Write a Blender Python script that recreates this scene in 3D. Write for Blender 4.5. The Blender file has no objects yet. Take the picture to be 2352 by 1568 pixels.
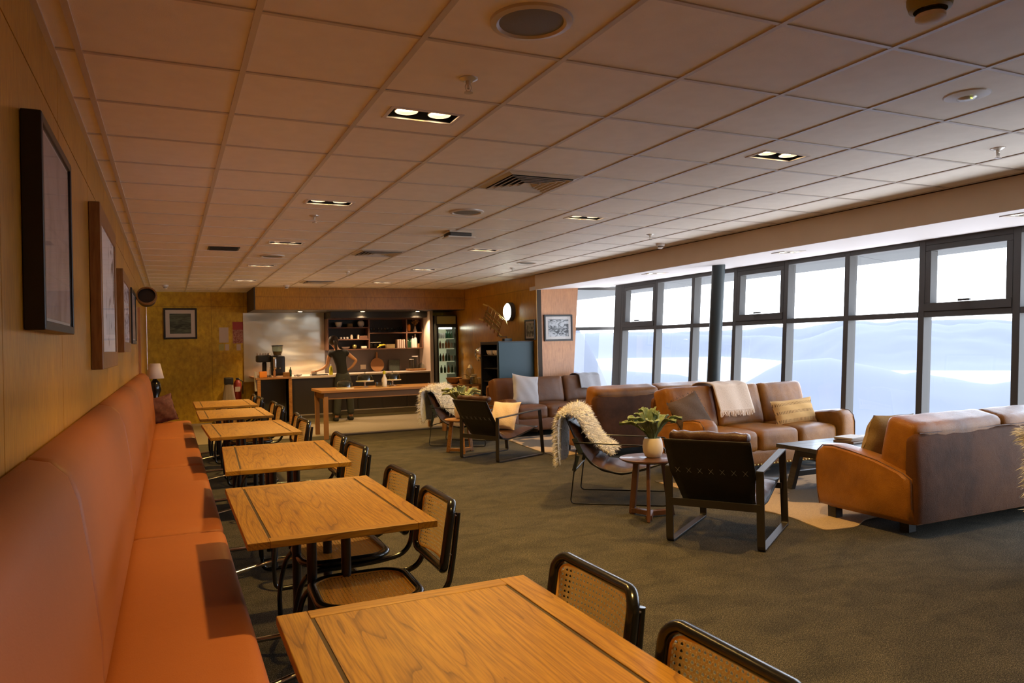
import bpy, math, random
from mathutils import Matrix, Vector, noise
import numpy as np
R=math.radians; PI=math.pi
random.seed(7)
SC=bpy.context.scene; C=SC.collection

# ---------------- camera, world, exposure, portals ----------------
CAMH=1.48
cd=bpy.data.cameras.new('camera'); cam=bpy.data.objects.new('camera',cd); C.objects.link(cam)
cr=Vector((0.90749943,-0.41948486,-0.02184552)); cu=Vector((0.01885012,-0.01128473,0.99975863)); cf=Vector((0.41963013,0.90769219,0.00233354))
cam.matrix_world=Matrix(((cr.x,cu.x,-cf.x,0),(cr.y,cu.y,-cf.y,0),(cr.z,cu.z,-cf.z,CAMH),(0,0,0,1)))
cd.sensor_width=36; cd.lens=1701.51/2352*36; cd.clip_start=0.05; cd.clip_end=200000
cd.dof.use_dof=True; cd.dof.focus_distance=4.6; cd.dof.aperture_fstop=7.0
SC.camera=cam
SC.view_settings.view_transform='Standard'; SC.view_settings.look='None'
SC.view_settings.exposure=0.7; SC.view_settings.gamma=1.0; SC.view_settings.use_curve_mapping=False

SKY=4.6
w=bpy.data.worlds.new('sky'); SC.world=w; w.use_nodes=True
nt=w.node_tree; nt.nodes.clear()
tc=nt.nodes.new('ShaderNodeTexCoord'); sx=nt.nodes.new('ShaderNodeSeparateXYZ'); rp=nt.nodes.new('ShaderNodeValToRGB')
ns=nt.nodes.new('ShaderNodeTexNoise'); ns.inputs['Scale'].default_value=3; ns.inputs['Detail'].default_value=5
mp=nt.nodes.new('ShaderNodeMapping'); mp.inputs['Scale'].default_value=(1,1,5)
ad=nt.nodes.new('ShaderNodeMath'); ad.operation='MULTIPLY_ADD'; ad.inputs[1].default_value=0.10; 
bg=nt.nodes.new('ShaderNodeBackground'); out=nt.nodes.new('ShaderNodeOutputWorld')
nt.links.new(tc.outputs['Generated'],sx.inputs[0]); nt.links.new(tc.outputs['Generated'],mp.inputs[0]); nt.links.new(mp.outputs[0],ns.inputs['Vector'])
nt.links.new(ns.outputs['Fac'],ad.inputs[0]); nt.links.new(sx.outputs['Z'],ad.inputs[2])
nt.links.new(ad.outputs[0],rp.inputs[0]); nt.links.new(rp.outputs[0],bg.inputs[0]); nt.links.new(bg.outputs[0],out.inputs[0])
e=rp.color_ramp.elements
e[0].position=0.03; e[0].color=(0.97,0.95,0.97,1); e[1].position=0.16; e[1].color=(0.80,0.88,1.0,1)
q=rp.color_ramp.elements.new(0.6); q.color=(0.66,0.79,1.0,1)
bg.inputs['Strength'].default_value=SKY

def portal(loc,rot,sx_,sy_):
    l=bpy.data.lights.new('window_portal','AREA'); l.shape='RECTANGLE'; l.size=sx_; l.size_y=sy_; l.cycles.is_portal=True
    o=bpy.data.objects.new('window_portal',l); o.location=loc; o.rotation_euler=rot; C.objects.link(o); return o
portal((7.42,4.3,1.25),(0,R(90),0),2.7,14.2)     # outside the long glazed side, facing in
portal((6.85,11.75,1.25),(R(-90),0,0),1.1,2.6)     # outside the short end window

# ---------------- mesh helpers ----------------
def col4(c): return (c[0],c[1],c[2],1)
class M:
    def __init__(s): s.v=[]; s.f=[]; s.T=Matrix.Identity(4); s.mi=[]; s.cur=0
    def t(s,m): s.T=m; return s
    def add(s,vs,fs):
        b=len(s.v)
        for p in vs: q=s.T@Vector(p); s.v.append((q.x,q.y,q.z))
        for f in fs: s.f.append(tuple(b+i for i in f)); s.mi.append(s.cur)
        return s
    def box(s,x0,x1,y0,y1,z0,z1):
        v=[(x,y,z) for x in(x0,x1) for y in(y0,y1) for z in(z0,z1)]
        return s.add(v,[(0,1,3,2),(4,6,7,5),(0,4,5,1),(2,3,7,6),(0,2,6,4),(1,5,7,3)])
    def bar(s,p,q,w,h,up=(0,0,1)):
        p=Vector(p);q=Vector(q);d=(q-p);L=d.length
        if L<1e-6:return s
        d.normalize();u=Vector(up)
        if abs(d.dot(u))>.98:u=Vector((0,1,0))
        a=d.cross(u).normalized();b=a.cross(d).normalized()
        vs=[]
        for e_ in(p,q):
            for i,j in((-1,-1),(1,-1),(1,1),(-1,1)): vs.append(e_+a*i*w/2+b*j*h/2)
        return s.add(vs,[(3,2,1,0),(4,5,6,7),(0,1,5,4),(1,2,6,5),(2,3,7,6),(3,0,4,7)])
    def rbox(s,c,h,r,n=8,crown=0,axis=2,seam=0):
        # rounded box, optional crown bulge along axis
        h=list(h); r=min(r,*[a*.999 for a in h]); vs={};fl=[];V=[]
        def key(i,j,k): 
            kk=(i,j,k)
            if kk not in vs:
                p=[]
                for a,t in enumerate((i,j,k)):
                    u=2*t/n-1
                    # concentrate samples near the edges
                    u=math.sin(u*PI/2)*.65+u*.35
                    p.append(u*h[a])
                inn=[max(-(h[a]-r),min(h[a]-r,p[a])) for a in range(3)]
                d=[p[a]-inn[a] for a in range(3)]; L=math.sqrt(sum(x*x for x in d))
                if L>1e-9: p=[inn[a]+d[a]/L*r for a in range(3)]
                if crown:
                    o=[a for a in range(3) if a!=axis]
                    k1=(1-(p[o[0]]/h[o[0]])**2)*(1-(p[o[1]]/h[o[1]])**2)
                    p[axis]+= crown*max(0,k1)**.6*(1 if p[axis]>0 else -1)*(abs(p[axis])/h[axis])
                vs[kk]=len(V); V.append((p[0]+c[0],p[1]+c[1],p[2]+c[2]))
            return vs[kk]
        for a in range(3):
            for side in(0,n):
                for i in range(n):
                    for j in range(n):
                        def m(p,q):
                            t=[0,0,0]; t[a]=side; t[(a+1)%3]=p; t[(a+2)%3]=q; return key(*t)
                        q4=[m(i,j),m(i+1,j),m(i+1,j+1),m(i,j+1)]
                        fl.append(tuple(q4) if side==n else tuple(reversed(q4)))
        return s.add(V,fl)
    def tube(s,pts,r,n=10,cap=True,closed=False,rb=None,up=None):
        pts=[Vector(p) for p in pts]; N=len(pts); rs=r if isinstance(r,(list,tuple)) else [r]*N
        prev=None; rings=[]
        for i,p in enumerate(pts):
            if closed: d=pts[(i+1)%N]-pts[i-1]
            else: d=pts[min(i+1,N-1)]-pts[max(i-1,0)]
            if d.length<1e-9: d=Vector((0,0,1))
            d.normalize()
            if prev is None:
                u=Vector(up) if up else (Vector((0,0,1)) if abs(d.z)<.9 else Vector((1,0,0)))
            else: u=prev
            a=(u-d*u.dot(d))
            if a.length<1e-6:a=d.orthogonal()
            a.normalize(); prev=a; b=d.cross(a)
            rings.append([p+a*math.cos(2*PI*k/n)*rs[i]+b*math.sin(2*PI*k/n)*(rs[i] if rb is None else rb) for k in range(n)])
        vs=[q for g in rings for q in g]; fs=[]
        for i in range(N if closed else N-1):
            j=(i+1)%N
            for k in range(n): fs.append((i*n+k,i*n+(k+1)%n,j*n+(k+1)%n,j*n+k))
        if cap and not closed:
            fs.append(tuple(reversed(range(n)))); fs.append(tuple((N-1)*n+k for k in range(n)))
        return s.add(vs,fs)
    def cyl(s,c,r,h,n=24,r2=None):
        return s.lathe([(0,0),(r,0),(r if r2 is None else r2,h),(0,h)],c,n)
    def lathe(s,prof,c=(0,0,0),n=24):
        vs=[];fs=[];idx=[]
        for (r,z) in prof:
            if r<1e-6: idx.append([len(vs)]); vs.append((c[0],c[1],c[2]+z))
            else:
                idx.append([len(vs)+k for k in range(n)])
                vs+= [(c[0]+r*math.cos(2*PI*k/n),c[1]+r*math.sin(2*PI*k/n),c[2]+z) for k in range(n)]
        for a,b in zip(idx[:-1],idx[1:]):
            for k in range(n):
                k2=(k+1)%n
                if len(a)==1 and len(b)==1: continue
                if len(a)==1: fs.append((a[0],b[k2],b[k]))
                elif len(b)==1: fs.append((a[k],a[k2],b[0]))
                else: fs.append((a[k],a[k2],b[k2],b[k]))
        return s.add(vs,fs)
    def prism(s,poly,axis,a0,a1):
        # poly: 2D pts in the two other axes order (x: y,z) (y: x,z) (z: x,y)
        def P(p,a):
            return {0:(a,p[0],p[1]),1:(p[0],a,p[1]),2:(p[0],p[1],a)}[axis]
        n=len(poly); vs=[P(p,a0) for p in poly]+[P(p,a1) for p in poly]
        fs=[tuple(reversed(range(n))),tuple(range(n,2*n))]
        for k in range(n): fs.append((k,(k+1)%n,n+(k+1)%n,n+k))
        return s.add(vs,fs)
    def grid(s,fn,nu,nv,closeu=False):
        vs=[fn(i/nu,j/nv) for i in range(nu+(0 if closeu else 1)) for j in range(nv+1)]; fs=[]
        for i in range(nu):
            i2=(i+1)%nu if closeu else i+1
            for j in range(nv): fs.append((i*(nv+1)+j,i2*(nv+1)+j,i2*(nv+1)+j+1,i*(nv+1)+j+1))
        return s.add(vs,fs)
    def build(s,name,mat,parent=None,smooth=35,bevel=0,seg=2,solid=0,sub=0):
        me=bpy.data.meshes.new(name); me.from_pydata(s.v,[],s.f)
        mats=mat if isinstance(mat,(list,tuple)) else [mat]
        for m_ in mats: me.materials.append(m_)
        if len(mats)>1: me.polygons.foreach_set('material_index',s.mi)
        import bmesh
        bm=bmesh.new(); bm.from_mesh(me); bmesh.ops.recalc_face_normals(bm,faces=bm.faces) if not getattr(s,'keep',0) else None; bm.to_mesh(me); bm.free()
        if smooth:
            me.polygons.foreach_set('use_smooth',[True]*len(me.polygons))
            if smooth<180: me.set_sharp_from_angle(angle=R(smooth))
        o=bpy.data.objects.new(name,me); C.objects.link(o)
        if solid:
            md=o.modifiers.new('solid','SOLIDIFY'); md.thickness=solid; md.offset=0
        if bevel:
            md=o.modifiers.new('bevel','BEVEL'); md.width=bevel; md.segments=seg; md.limit_method='ANGLE'; md.angle_limit=R(40); md.harden_normals=True
        if sub:
            md=o.modifiers.new('sub','SUBSURF'); md.levels=sub; md.render_levels=sub
        if parent: o.parent=parent
        return o
def rpath(pts,rad,seg=6,closed=False):
    # polyline with rounded corners
    P=[Vector(p) for p in pts]; N=len(P); o=[]
    for i in range(N):
        if not closed and (i==0 or i==N-1): o.append(P[i]); continue
        a=P[i-1];b=P[i];c=P[(i+1)%N]; r=rad[i] if isinstance(rad,(list,tuple)) else rad
        d1=(a-b);d2=(c-b); r=min(r,d1.length*.49,d2.length*.49); d1.normalize();d2.normalize()
        s0=b+d1*r;s1=b+d2*r
        for k in range(seg+1):
            t=k/seg; o.append(s0*(1-t)**2+b*2*t*(1-t)+s1*t*t)
    return o
def empty(name,loc,rz=0,label=None,cat=None,group=None):
    o=bpy.data.objects.new(name,None); o.location=loc; o.rotation_euler=(0,0,rz); o.empty_display_size=.1; C.objects.link(o)
    return tag(o,label,cat,group)
def tag(o,label=None,cat=None,group=None,kind=None):
    if label:o['label']=label
    if cat:o['category']=cat
    if group:o['group']=group
    if kind:o['kind']=kind
    return o
def S(o): o['kind']='structure'; return o
def dup(o,loc,rz=None,label=None,group=None):
    def cp(a,par):
        c=a.copy(); C.objects.link(c)
        if par: c.parent=par
        for ch in a.children: cp(ch,c)
        return c
    n=cp(o,None); n.location=loc
    if rz is not None:n.rotation_euler=(0,0,rz)
    if label:n['label']=label
    if group:n['group']=group
    return n

# ---------------- materials ----------------
MT={}
def nodes(name):
    m=bpy.data.materials.new(name); m.use_nodes=True; t=m.node_tree; b=t.nodes['Principled BSDF']; MT[name]=m
    return m,t,b
def N(t,k,**kw):
    n=t.nodes.new('ShaderNode'+k)
    for a,b in kw.items():
        if a in n.inputs: n.inputs[a].default_value=b
        else: setattr(n,a,b)
    return n
def coords(t,scale=(1,1,1),kind='Object',rot=(0,0,0)):
    c=N(t,'TexCoord'); m=N(t,'Mapping'); m.inputs['Scale'].default_value=scale; m.inputs['Rotation'].default_value=rot
    t.links.new(c.outputs[kind],m.inputs[0]); return m.outputs[0]
def mixc(t,fac,a,b,bt='MIX'):
    m=N(t,'Mix',data_type='RGBA',blend_type=bt)
    for s_,v in((0,fac),(6,a),(7,b)):
        if hasattr(v,'links') or hasattr(v,'is_linked'): t.links.new(v,m.inputs[s_])
        else: m.inputs[s_].default_value=v if s_==0 else col4(v)
    return m.outputs[2]
def ramp(t,src,stops):
    r=N(t,'ValToRGB'); t.links.new(src,r.inputs[0]); e=r.color_ramp.elements
    e[0].position,e[0].color=stops[0][0],col4(stops[0][1]); e[1].position,e[1].color=stops[-1][0],col4(stops[-1][1])
    for p,c in stops[1:-1]: q=e.new(p); q.color=col4(c)
    return r.outputs[0]
def setb(t,b,src,strength,dist=.01):
    n=N(t,'Bump',Strength=strength,Distance=dist); t.links.new(src,n.inputs['Height']); t.links.new(n.outputs[0],b.inputs['Normal'])
def pm(name,col,rough=.5,metal=0,col2=None,scale=20,st=(1,1,1),detail=3,bump=0,bscale=None,coat=0,spec=.5,emit=None,es=0,kind='Object',sheen=0):
    m,t,b=nodes(name)
    b.inputs['Base Color'].default_value=col4(col); b.inputs['Roughness'].default_value=rough; b.inputs['Metallic'].default_value=metal
    b.inputs['Coat Weight'].default_value=coat; b.inputs['Coat Roughness'].default_value=.12; b.inputs['Specular IOR Level'].default_value=spec
    if sheen: b.inputs['Sheen Weight'].default_value=sheen
    if col2 or bump:
        co=coords(t,st,kind); n=N(t,'TexNoise',Scale=scale,Detail=detail); t.links.new(co,n.inputs['Vector'])
        if col2: t.links.new(ramp(t,n.outputs['Fac'],[(.35,col),(.65,col2)]),b.inputs['Base Color'])
        if bump:
            n2=N(t,'TexNoise',Scale=bscale or scale,Detail=3); t.links.new(co,n2.inputs['Vector']); setb(t,b,n2.outputs['Fac'],bump)
    if emit: b.inputs['Emission Color'].default_value=col4(emit); b.inputs['Emission Strength'].default_value=es
    return m
def wood(name,c1,c2,c3,st=(6,.55,6),rings=22,rough=.5,coat=.04,pore=(260,9,260),bump=.15):
    # cathedral grain: contour lines of a stretched noise; grain runs along the axis with the small scale
    m,t,b=nodes(name); co=coords(t,st)
    n=N(t,'TexNoise',Scale=1,Detail=2.0,Roughness=.35,Distortion=.15); t.links.new(co,n.inputs['Vector'])
    k=N(t,'Math',operation='MULTIPLY'); k.inputs[1].default_value=rings; t.links.new(n.outputs['Fac'],k.inputs[0])
    f=N(t,'Math',operation='FRACT'); t.links.new(k.outputs[0],f.inputs[0])
    r1=ramp(t,f.outputs[0],[(0,c3),(.12,c2),(.45,c1),(1,c2)])
    co2=coords(t,pore); n2=N(t,'TexNoise',Scale=1,Detail=2); t.links.new(co2,n2.inputs['Vector'])
    r2=ramp(t,n2.outputs['Fac'],[(.40,(.62,.58,.52)),(.56,(1,1,1))])
    co3=coords(t,(st[0]*.5,st[1]*.8,st[2]*.5)); n3=N(t,'TexNoise',Scale=1.3,Detail=2); t.links.new(co3,n3.inputs['Vector'])
    r3=ramp(t,n3.outputs['Fac'],[(.3,(.82,.80,.78)),(.7,(1.1,1.1,1.1))])
    a=mixc(t,.75,r1,r2,'MULTIPLY'); a=mixc(t,1.0,a,r3,'MULTIPLY'); t.links.new(a,b.inputs['Base Color'])
    b.inputs['Roughness'].default_value=rough; b.inputs['Coat Weight'].default_value=coat; b.inputs['Coat Roughness'].default_value=.25
    setb(t,b,n2.outputs['Fac'],bump,.002)
    return m
pm('ceiling_tile',(.86,.80,.71),.5,col2=(.90,.84,.75),scale=9,bump=.12,bscale=260,spec=.5)
pm('tee_bar',(.60,.54,.48),.35,spec=.6)
pm('white_paint',(.72,.66,.62),.6)
pm('soffit_paint',(.66,.62,.62),.6)
pm('bulkhead_paint',(.72,.58,.43),.75,col2=(.74,.60,.45),scale=4)
pm('vinyl',(.20,.165,.11),.5,col2=(.24,.20,.135),scale=30)
pm('frame_metal',(.082,.080,.078),.5,spec=.25)
pm('dark_metal',(.03,.045,.05),.45)
pm('chair_metal',(.030,.024,.019),.40)
pm('black_metal',(.012,.012,.012),.28,spec=.6)
pm('black_lacquer',(.006,.006,.006),.2,coat=.15)
pm('chrome',(.75,.72,.68),.22,metal=1)
pm('steel',(.62,.60,.56),.25,metal=1)
pm('brass',(.6,.45,.16),.35,metal=1)
pm('black_plastic',(.015,.015,.016),.4)
pm('dark_groove',(.035,.018,.006),.7)
pm('cane',(1.0,.66,.17),.45)
pm('cream_ceramic',(.72,.62,.48),.45)
pm('white_ceramic',(.75,.72,.68),.3)
pm('art_white',(.55,.53,.52),.5)
pm('eave',(.040,.046,.050),.7)
pm('counter_dark',(.022,.017,.014),.4,coat=.2)
pm('counter_top',(.62,.52,.45),.35)
pm('cream_wall',(.60,.50,.42),.55)
pm('shelf_dark',(.030,.028,.024),.5)
pm('shelf_edge',(.13,.06,.035),.5)
pm('backsplash_grey',(.16,.13,.11),.4,metal=.5)
pm('kick',(.18,.16,.10),.5)
pm('skin',(.55,.28,.14),.5)
pm('hair',(.035,.02,.012),.6)
pm('black_cloth',(.012,.013,.014),.85)
pm('grey_trousers',(.035,.04,.04),.9)
pm('grey_throw',(.30,.29,.30),.95,bump=.5,scale=150,col2=(.36,.35,.36),sheen=.3)
pm('cream_throw',(.80,.62,.47),.95,bump=.5,scale=120,col2=(.85,.67,.52),sheen=.3)
pm('grey_cushion',(.40,.37,.36),.95,bump=.4,scale=200,col2=(.45,.42,.42))
pm('brown_cushion',(.085,.05,.03),.95,bump=.6,scale=180,col2=(.12,.075,.045))
pm('tan_cushion',(.33,.22,.09),.9,bump=.3,scale=90,col2=(.38,.26,.12))
pm('olive_cushion',(.24,.17,.07),.85,bump=.3,scale=12,col2=(.29,.21,.09))
pm('red_cushion',(.07,.02,.02),.8,col2=(.12,.04,.035),scale=25)
pm('walnut',(.12,.050,.028),.38,col2=(.08,.033,.018),scale=6,st=(2,12,2),coat=.3)
pm('dark_wood',(.035,.03,.026),.42,col2=(.022,.018,.015),scale=8,st=(12,1,12),coat=.15)
pm('brown_frame',(.20,.085,.025),.4,col2=(.28,.13,.04),scale=8,st=(8,8,1))
pm('pale_leaf',(.22,.25,.09),.7,col2=(.34,.36,.17),scale=18)
pm('green_leaf',(.10,.15,.055),.7,col2=(.19,.25,.11),scale=22,bump=.2)
pm('leaf_edge',(.42,.45,.26),.8)
pm('paper',(.55,.45,.36),.8); pm('book_cream',(.62,.55,.48),.6); pm('book_brown',(.22,.13,.08),.6)
pm('red_plastic',(.30,.03,.02),.45); pm('yellow_plastic',(.62,.60,.03),.35); pm('orange_plastic',(.75,.25,.02),.5)
pm('banana',(.75,.60,.05),.5); pm('wicker',(.30,.15,.04),.8,col2=(.18,.08,.02),scale=120,bump=.6); pm('bowl_wood',(.28,.13,.04),.5)
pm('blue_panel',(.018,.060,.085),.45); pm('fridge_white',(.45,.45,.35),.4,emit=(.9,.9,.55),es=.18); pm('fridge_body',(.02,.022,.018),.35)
pm('green_glass',(.01,.05,.02),.15,coat=.5); pm('amber_can',(.35,.16,.06),.4); pm('grey_can',(.42,.40,.36),.35)
pm('lamp_glass',(1,1,1),.5,emit=(1.0,1.0,.82),es=9)
pm('round_glow',(1,1,1),.5,emit=(.95,1.0,.82),es=7)
pm('bulb',(1,1,1),.5,emit=(1.0,.72,.42),es=14)
pm('reflector',(.70,.66,.60),.3,metal=.6)
pm('shade',(.75,.62,.55),.8,emit=(.8,.6,.5),es=.0)
pm('olive_plastic',(.34,.27,.06),.5); pm('tarnished',(.42,.38,.12),.4,metal=.6)
pm('vent_dark',(.02,.02,.018),.7)
pm('grey_cloth',(.28,.23,.19),.9)
pm('rug_sisal',(.50,.36,.22),.95,col2=(.58,.43,.28),scale=60,bump=.5,bscale=300)
pm('terrain_snow_haze',(.088,.088,.106),.9,col2=(.101,.100,.117),scale=.0004)  # distance haze put into the blue-grey colour of the snowy terrain
pm('lake',(.145,.142,.148),.6)

# leather
def leather(name,c1,c2,c3,rough=.31,bump=.35,sc=3):
    m,t,b=nodes(name); co=coords(t)
    n=N(t,'TexNoise',Scale=sc,Detail=6,Roughness=.6); t.links.new(co,n.inputs['Vector'])
    t.links.new(ramp(t,n.outputs['Fac'],[(.3,c1),(.5,c2),(.72,c3)]),b.inputs['Base Color'])
    b.inputs['Roughness'].default_value=rough; b.inputs['Specular IOR Level'].default_value=.32
    v=N(t,'TexVoronoi',Scale=220); t.links.new(co,v.inputs['Vector'])
    n2=N(t,'TexNoise',Scale=9,Detail=4,Distortion=.8); t.links.new(co,n2.inputs['Vector'])
    ma=N(t,'Math',operation='MULTIPLY_ADD'); t.links.new(n2.outputs['Fac'],ma.inputs[0]); ma.inputs[1].default_value=3; t.links.new(v.outputs['Distance'],ma.inputs[2])
    setb(t,b,ma.outputs[0],bump,.004); return m
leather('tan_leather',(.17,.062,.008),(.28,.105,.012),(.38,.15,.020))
leather('shaded_tan_leather',(.060,.022,.006),(.095,.034,.009),(.13,.048,.013),rough=.62)  # tan leather with the shade of the sofa backs put into its colour
MT['shaded_tan_leather'].node_tree.nodes['Principled BSDF'].inputs['Specular IOR Level'].default_value=.15
leather('shade_piping_leather',(.085,.034,.012),(.125,.048,.015),(.17,.068,.022),.38)  # far sofa's shade put into its brown; the piping is brown itself
leather('bench_vinyl',(.27,.080,.017),(.285,.085,.018),(.30,.092,.020),.5,.08,1.2)
leather('black_leather',(.012,.010,.008),(.018,.013,.010),(.026,.018,.012),.4,.2,6)
leather('dark_cushion_leather',(.040,.018,.010),(.06,.026,.014),(.085,.04,.02),.26,.4,8)

wood('oak_top',(.33,.170,.012),(.27,.127,.008),(.14,.058,.004))
wood('oak_cross',(.33,.170,.012),(.27,.127,.008),(.14,.058,.004),st=(.55,6,6),pore=(9,260,260))
wood('pine_frame',(.42,.20,.05),(.34,.15,.035),(.22,.09,.02),st=(1,9,9),pore=(9,160,160),rings=12)

def plywood(name,c1,c2,c3,st,rough=.33,coat=.35):
    m,t,b=nodes(name); co=coords(t,st)
    n=N(t,'TexNoise',Scale=1,Detail=5,Roughness=.65); t.links.new(co,n.inputs['Vector'])
    r1=ramp(t,n.outputs['Fac'],[(.3,c3),(.5,c2),(.72,c1)])
    co2=coords(t,(1,1,1)); n2=N(t,'TexNoise',Scale=1.7,Detail=4,Distortion=.6); t.links.new(co2,n2.inputs['Vector'])
    r2=ramp(t,n2.outputs['Fac'],[(.3,(.78,.74,.7)),(.7,(1.1,1.08,1.0))])
    t.links.new(mixc(t,1.0,r1,r2,'MULTIPLY'),b.inputs['Base Color'])
    b.inputs['Roughness'].default_value=rough; b.inputs['Coat Weight'].default_value=coat; b.inputs['Coat Roughness'].default_value=.22
    n3=N(t,'TexNoise',Scale=16,Detail=3); t.links.new(co2,n3.inputs['Vector']); setb(t,b,n3.outputs['Fac'],.12,.01)
    return m
plywood('ply',(.60,.315,.028),(.48,.235,.019),(.32,.145,.012),(70,70,8))
plywood('ply_far',(.70,.47,.035),(.56,.36,.024),(.40,.24,.015),(14,14,9))
plywood('ply_pier',(.60,.29,.12),(.52,.24,.10),(.42,.18,.07),(50,50,8),.4,.2)

# carpet
m,t,b=nodes('carpet'); co=coords(t,(1,1,1))
n=N(t,'TexNoise',Scale=210,Detail=3,Roughness=.7); t.links.new(co,n.inputs['Vector'])
n2=N(t,'TexNoise',Scale=3.0,Detail=5,Distortion=.8); co2=coords(t,(1.1,1.7,1),rot=(0,0,.5)); t.links.new(co2,n2.inputs['Vector'])
r1=ramp(t,n.outputs['Fac'],[(.36,(.014,.014,.011)),(.52,(.064,.058,.044)),(.66,(.21,.19,.145))])
r2=ramp(t,n2.outputs['Fac'],[(.3,(.72,.72,.72)),(.7,(1.25,1.22,1.15))])
n3=N(t,'TexNoise',Scale=55,Detail=3,Roughness=.7); t.links.new(coords(t,(1,2.2,1),rot=(0,0,.3)),n3.inputs['Vector']); r3=ramp(t,n3.outputs['Fac'],[(.35,(.62,.62,.62)),(.65,(1.38,1.36,1.3))]); r2=mixc(t,1.0,r2,r3,'MULTIPLY')
t.links.new(mixc(t,1.0,r1,r2,'MULTIPLY'),b.inputs['Base Color']); b.inputs['Roughness'].default_value=.95; b.inputs['Specular IOR Level'].default_value=.15
setb(t,b,n.outputs['Fac'],.9,.006)
# cowhide patchwork rug
m,t,b=nodes('rug_patch'); co=coords(t,(1,1,1))
n=N(t,'TexNoise',Scale=1.3,Detail=3,Distortion=.3); t.links.new(co,n.inputs['Vector'])
n2=N(t,'TexNoise',Scale=200,Detail=2); t.links.new(co,n2.inputs['Vector'])
r1=ramp(t,n.outputs['Fac'],[(.44,(.46,.33,.20)),(.525,(.42,.30,.185)),(.55,(.08,.07,.065)),(.7,(.06,.055,.055))])
r2=ramp(t,n2.outputs['Fac'],[(.3,(.7,.7,.7)),(.7,(1.15,1.15,1.1))])
t.links.new(mixc(t,1.0,r1,r2,'MULTIPLY'),b.inputs['Base Color']); b.inputs['Roughness'].default_value=.95; setb(t,b,n2.outputs['Fac'],.7,.006)
# fur, cream with the natural root shade
pm('fur',(.80,.76,.68),.85,col2=(.90,.87,.82),scale=25,sheen=.4)
# striped cushion: rows of small dark stitches on yellow cloth
m,t,b=nodes('stitched_cushion'); co=coords(t,(1,1,1)); sp=N(t,'SeparateXYZ'); t.links.new(co,sp.inputs[0])
def math1(t,op,a,v=None,v2=None):
    k=N(t,'Math',operation=op)
    if hasattr(a,'links') : t.links.new(a,k.inputs[0])
    else: k.inputs[0].default_value=a
    if v is not None:
        if hasattr(v,'links'): t.links.new(v,k.inputs[1])
        else: k.inputs[1].default_value=v
    if v2 is not None:k.inputs[2].default_value=v2
    return k.outputs[0]
rows=math1(t,'FRACT',math1(t,'MULTIPLY_ADD',sp.outputs['Z'],10.5,.55)); rowm=math1(t,'LESS_THAN',math1(t,'ABSOLUTE',math1(t,'SUBTRACT',rows,.5)),.17)
cols=math1(t,'FRACT',math1(t,'MULTIPLY',sp.outputs['X'],52)); colm=math1(t,'LESS_THAN',cols,.42)
fac=math1(t,'MULTIPLY',rowm,colm)
t.links.new(mixc(t,fac,(.72,.42,.15),(.26,.13,.04)),b.inputs['Base Color']); b.inputs['Roughness'].default_value=.9
n2=N(t,'TexNoise',Scale=160); t.links.new(co,n2.inputs['Vector']); setb(t,b,n2.outputs['Fac'],.4,.004)
# window glass: thin pane, mostly clear
def glass(name,tint=(.93,.97,1.0),k=1.0):
    m=bpy.data.materials.new(name); m.use_nodes=True; t=m.node_tree; t.nodes.clear(); MT[name]=m
    tr=N(t,'BsdfTransparent'); tr.inputs[0].default_value=col4(tint); gl=N(t,'BsdfGlossy',Roughness=.02); fr=N(t,'Fresnel',IOR=1.45); mx=N(t,'MixShader'); o=N(t,'OutputMaterial')
    ge=N(t,'NewGeometry'); inv=N(t,'Math',operation='SUBTRACT'); inv.inputs[0].default_value=1; t.links.new(ge.outputs['Backfacing'],inv.inputs[1])
    mu=N(t,'Math',operation='MULTIPLY'); t.links.new(fr.outputs[0],mu.inputs[0]); mu.inputs[1].default_value=k
    mu2=N(t,'Math',operation='MULTIPLY'); t.links.new(mu.outputs[0],mu2.inputs[0]); t.links.new(inv.outputs[0],mu2.inputs[1])
    t.links.new(mu2.outputs[0],mx.inputs[0]); t.links.new(tr.outputs[0],mx.inputs[1]); t.links.new(gl.outputs[0],mx.inputs[2]); t.links.new(mx.outputs[0],o.inputs[0]); return m
glass('window_glass'); glass('clear_glass',(.90,.93,.90),1.0); glass('dome_glass',(.72,.75,.70),2.6); glass('picture_glass',(.97,.97,.97),.45)
# brushed steel with a soft waviness that bends its reflections
m,t,b=nodes('splash_steel'); b.inputs['Metallic'].default_value=1; b.inputs['Base Color'].default_value=(.93,.93,.80,1); b.inputs['Roughness'].default_value=.3
co=coords(t,(.9,1,2.2)); n=N(t,'TexNoise',Scale=1.4,Detail=1.5); t.links.new(co,n.inputs['Vector']); setb(t,b,n.outputs['Fac'],.35,.12)
# framed pictures
def art(name,bgc,dark,scale,lo,hi,st=(1,1,1),dist=1.5):
    m,t,b=nodes(name); co=coords(t,st); n=N(t,'TexNoise',Scale=scale,Detail=5,Distortion=dist); t.links.new(co,n.inputs['Vector'])
    t.links.new(ramp(t,n.outputs['Fac'],[(lo,bgc),(hi,dark)]),b.inputs['Base Color']); b.inputs['Roughness'].default_value=.6; return m
art('art_map',(.42,.34,.32),(.20,.14,.11),3,.45,.75,(1,2,1)); art('art_feathers',(.86,.85,.88),(.14,.11,.10),3.2,.56,.62,(1,2.2,1))
art('art_speckle',(.84,.80,.84),(.20,.10,.10),16,.5,.58); art('art_land',(.13,.16,.10),(.03,.04,.03),3,.35,.6,(1,1,5)); art('art_cars',(.45,.48,.52),(.06,.07,.08),7,.44,.54,(1,1,2))
art('art_house',(.38,.36,.24),(.07,.07,.05),6,.5,.56)
m=MT['cane']; t=m.node_tree; b=t.nodes['Principled BSDF']; tl=N(t,'BsdfTranslucent'); tl.inputs[0].default_value=(1.0,.64,.15,1); mx=N(t,'MixShader'); mx.inputs[0].default_value=.55
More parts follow.
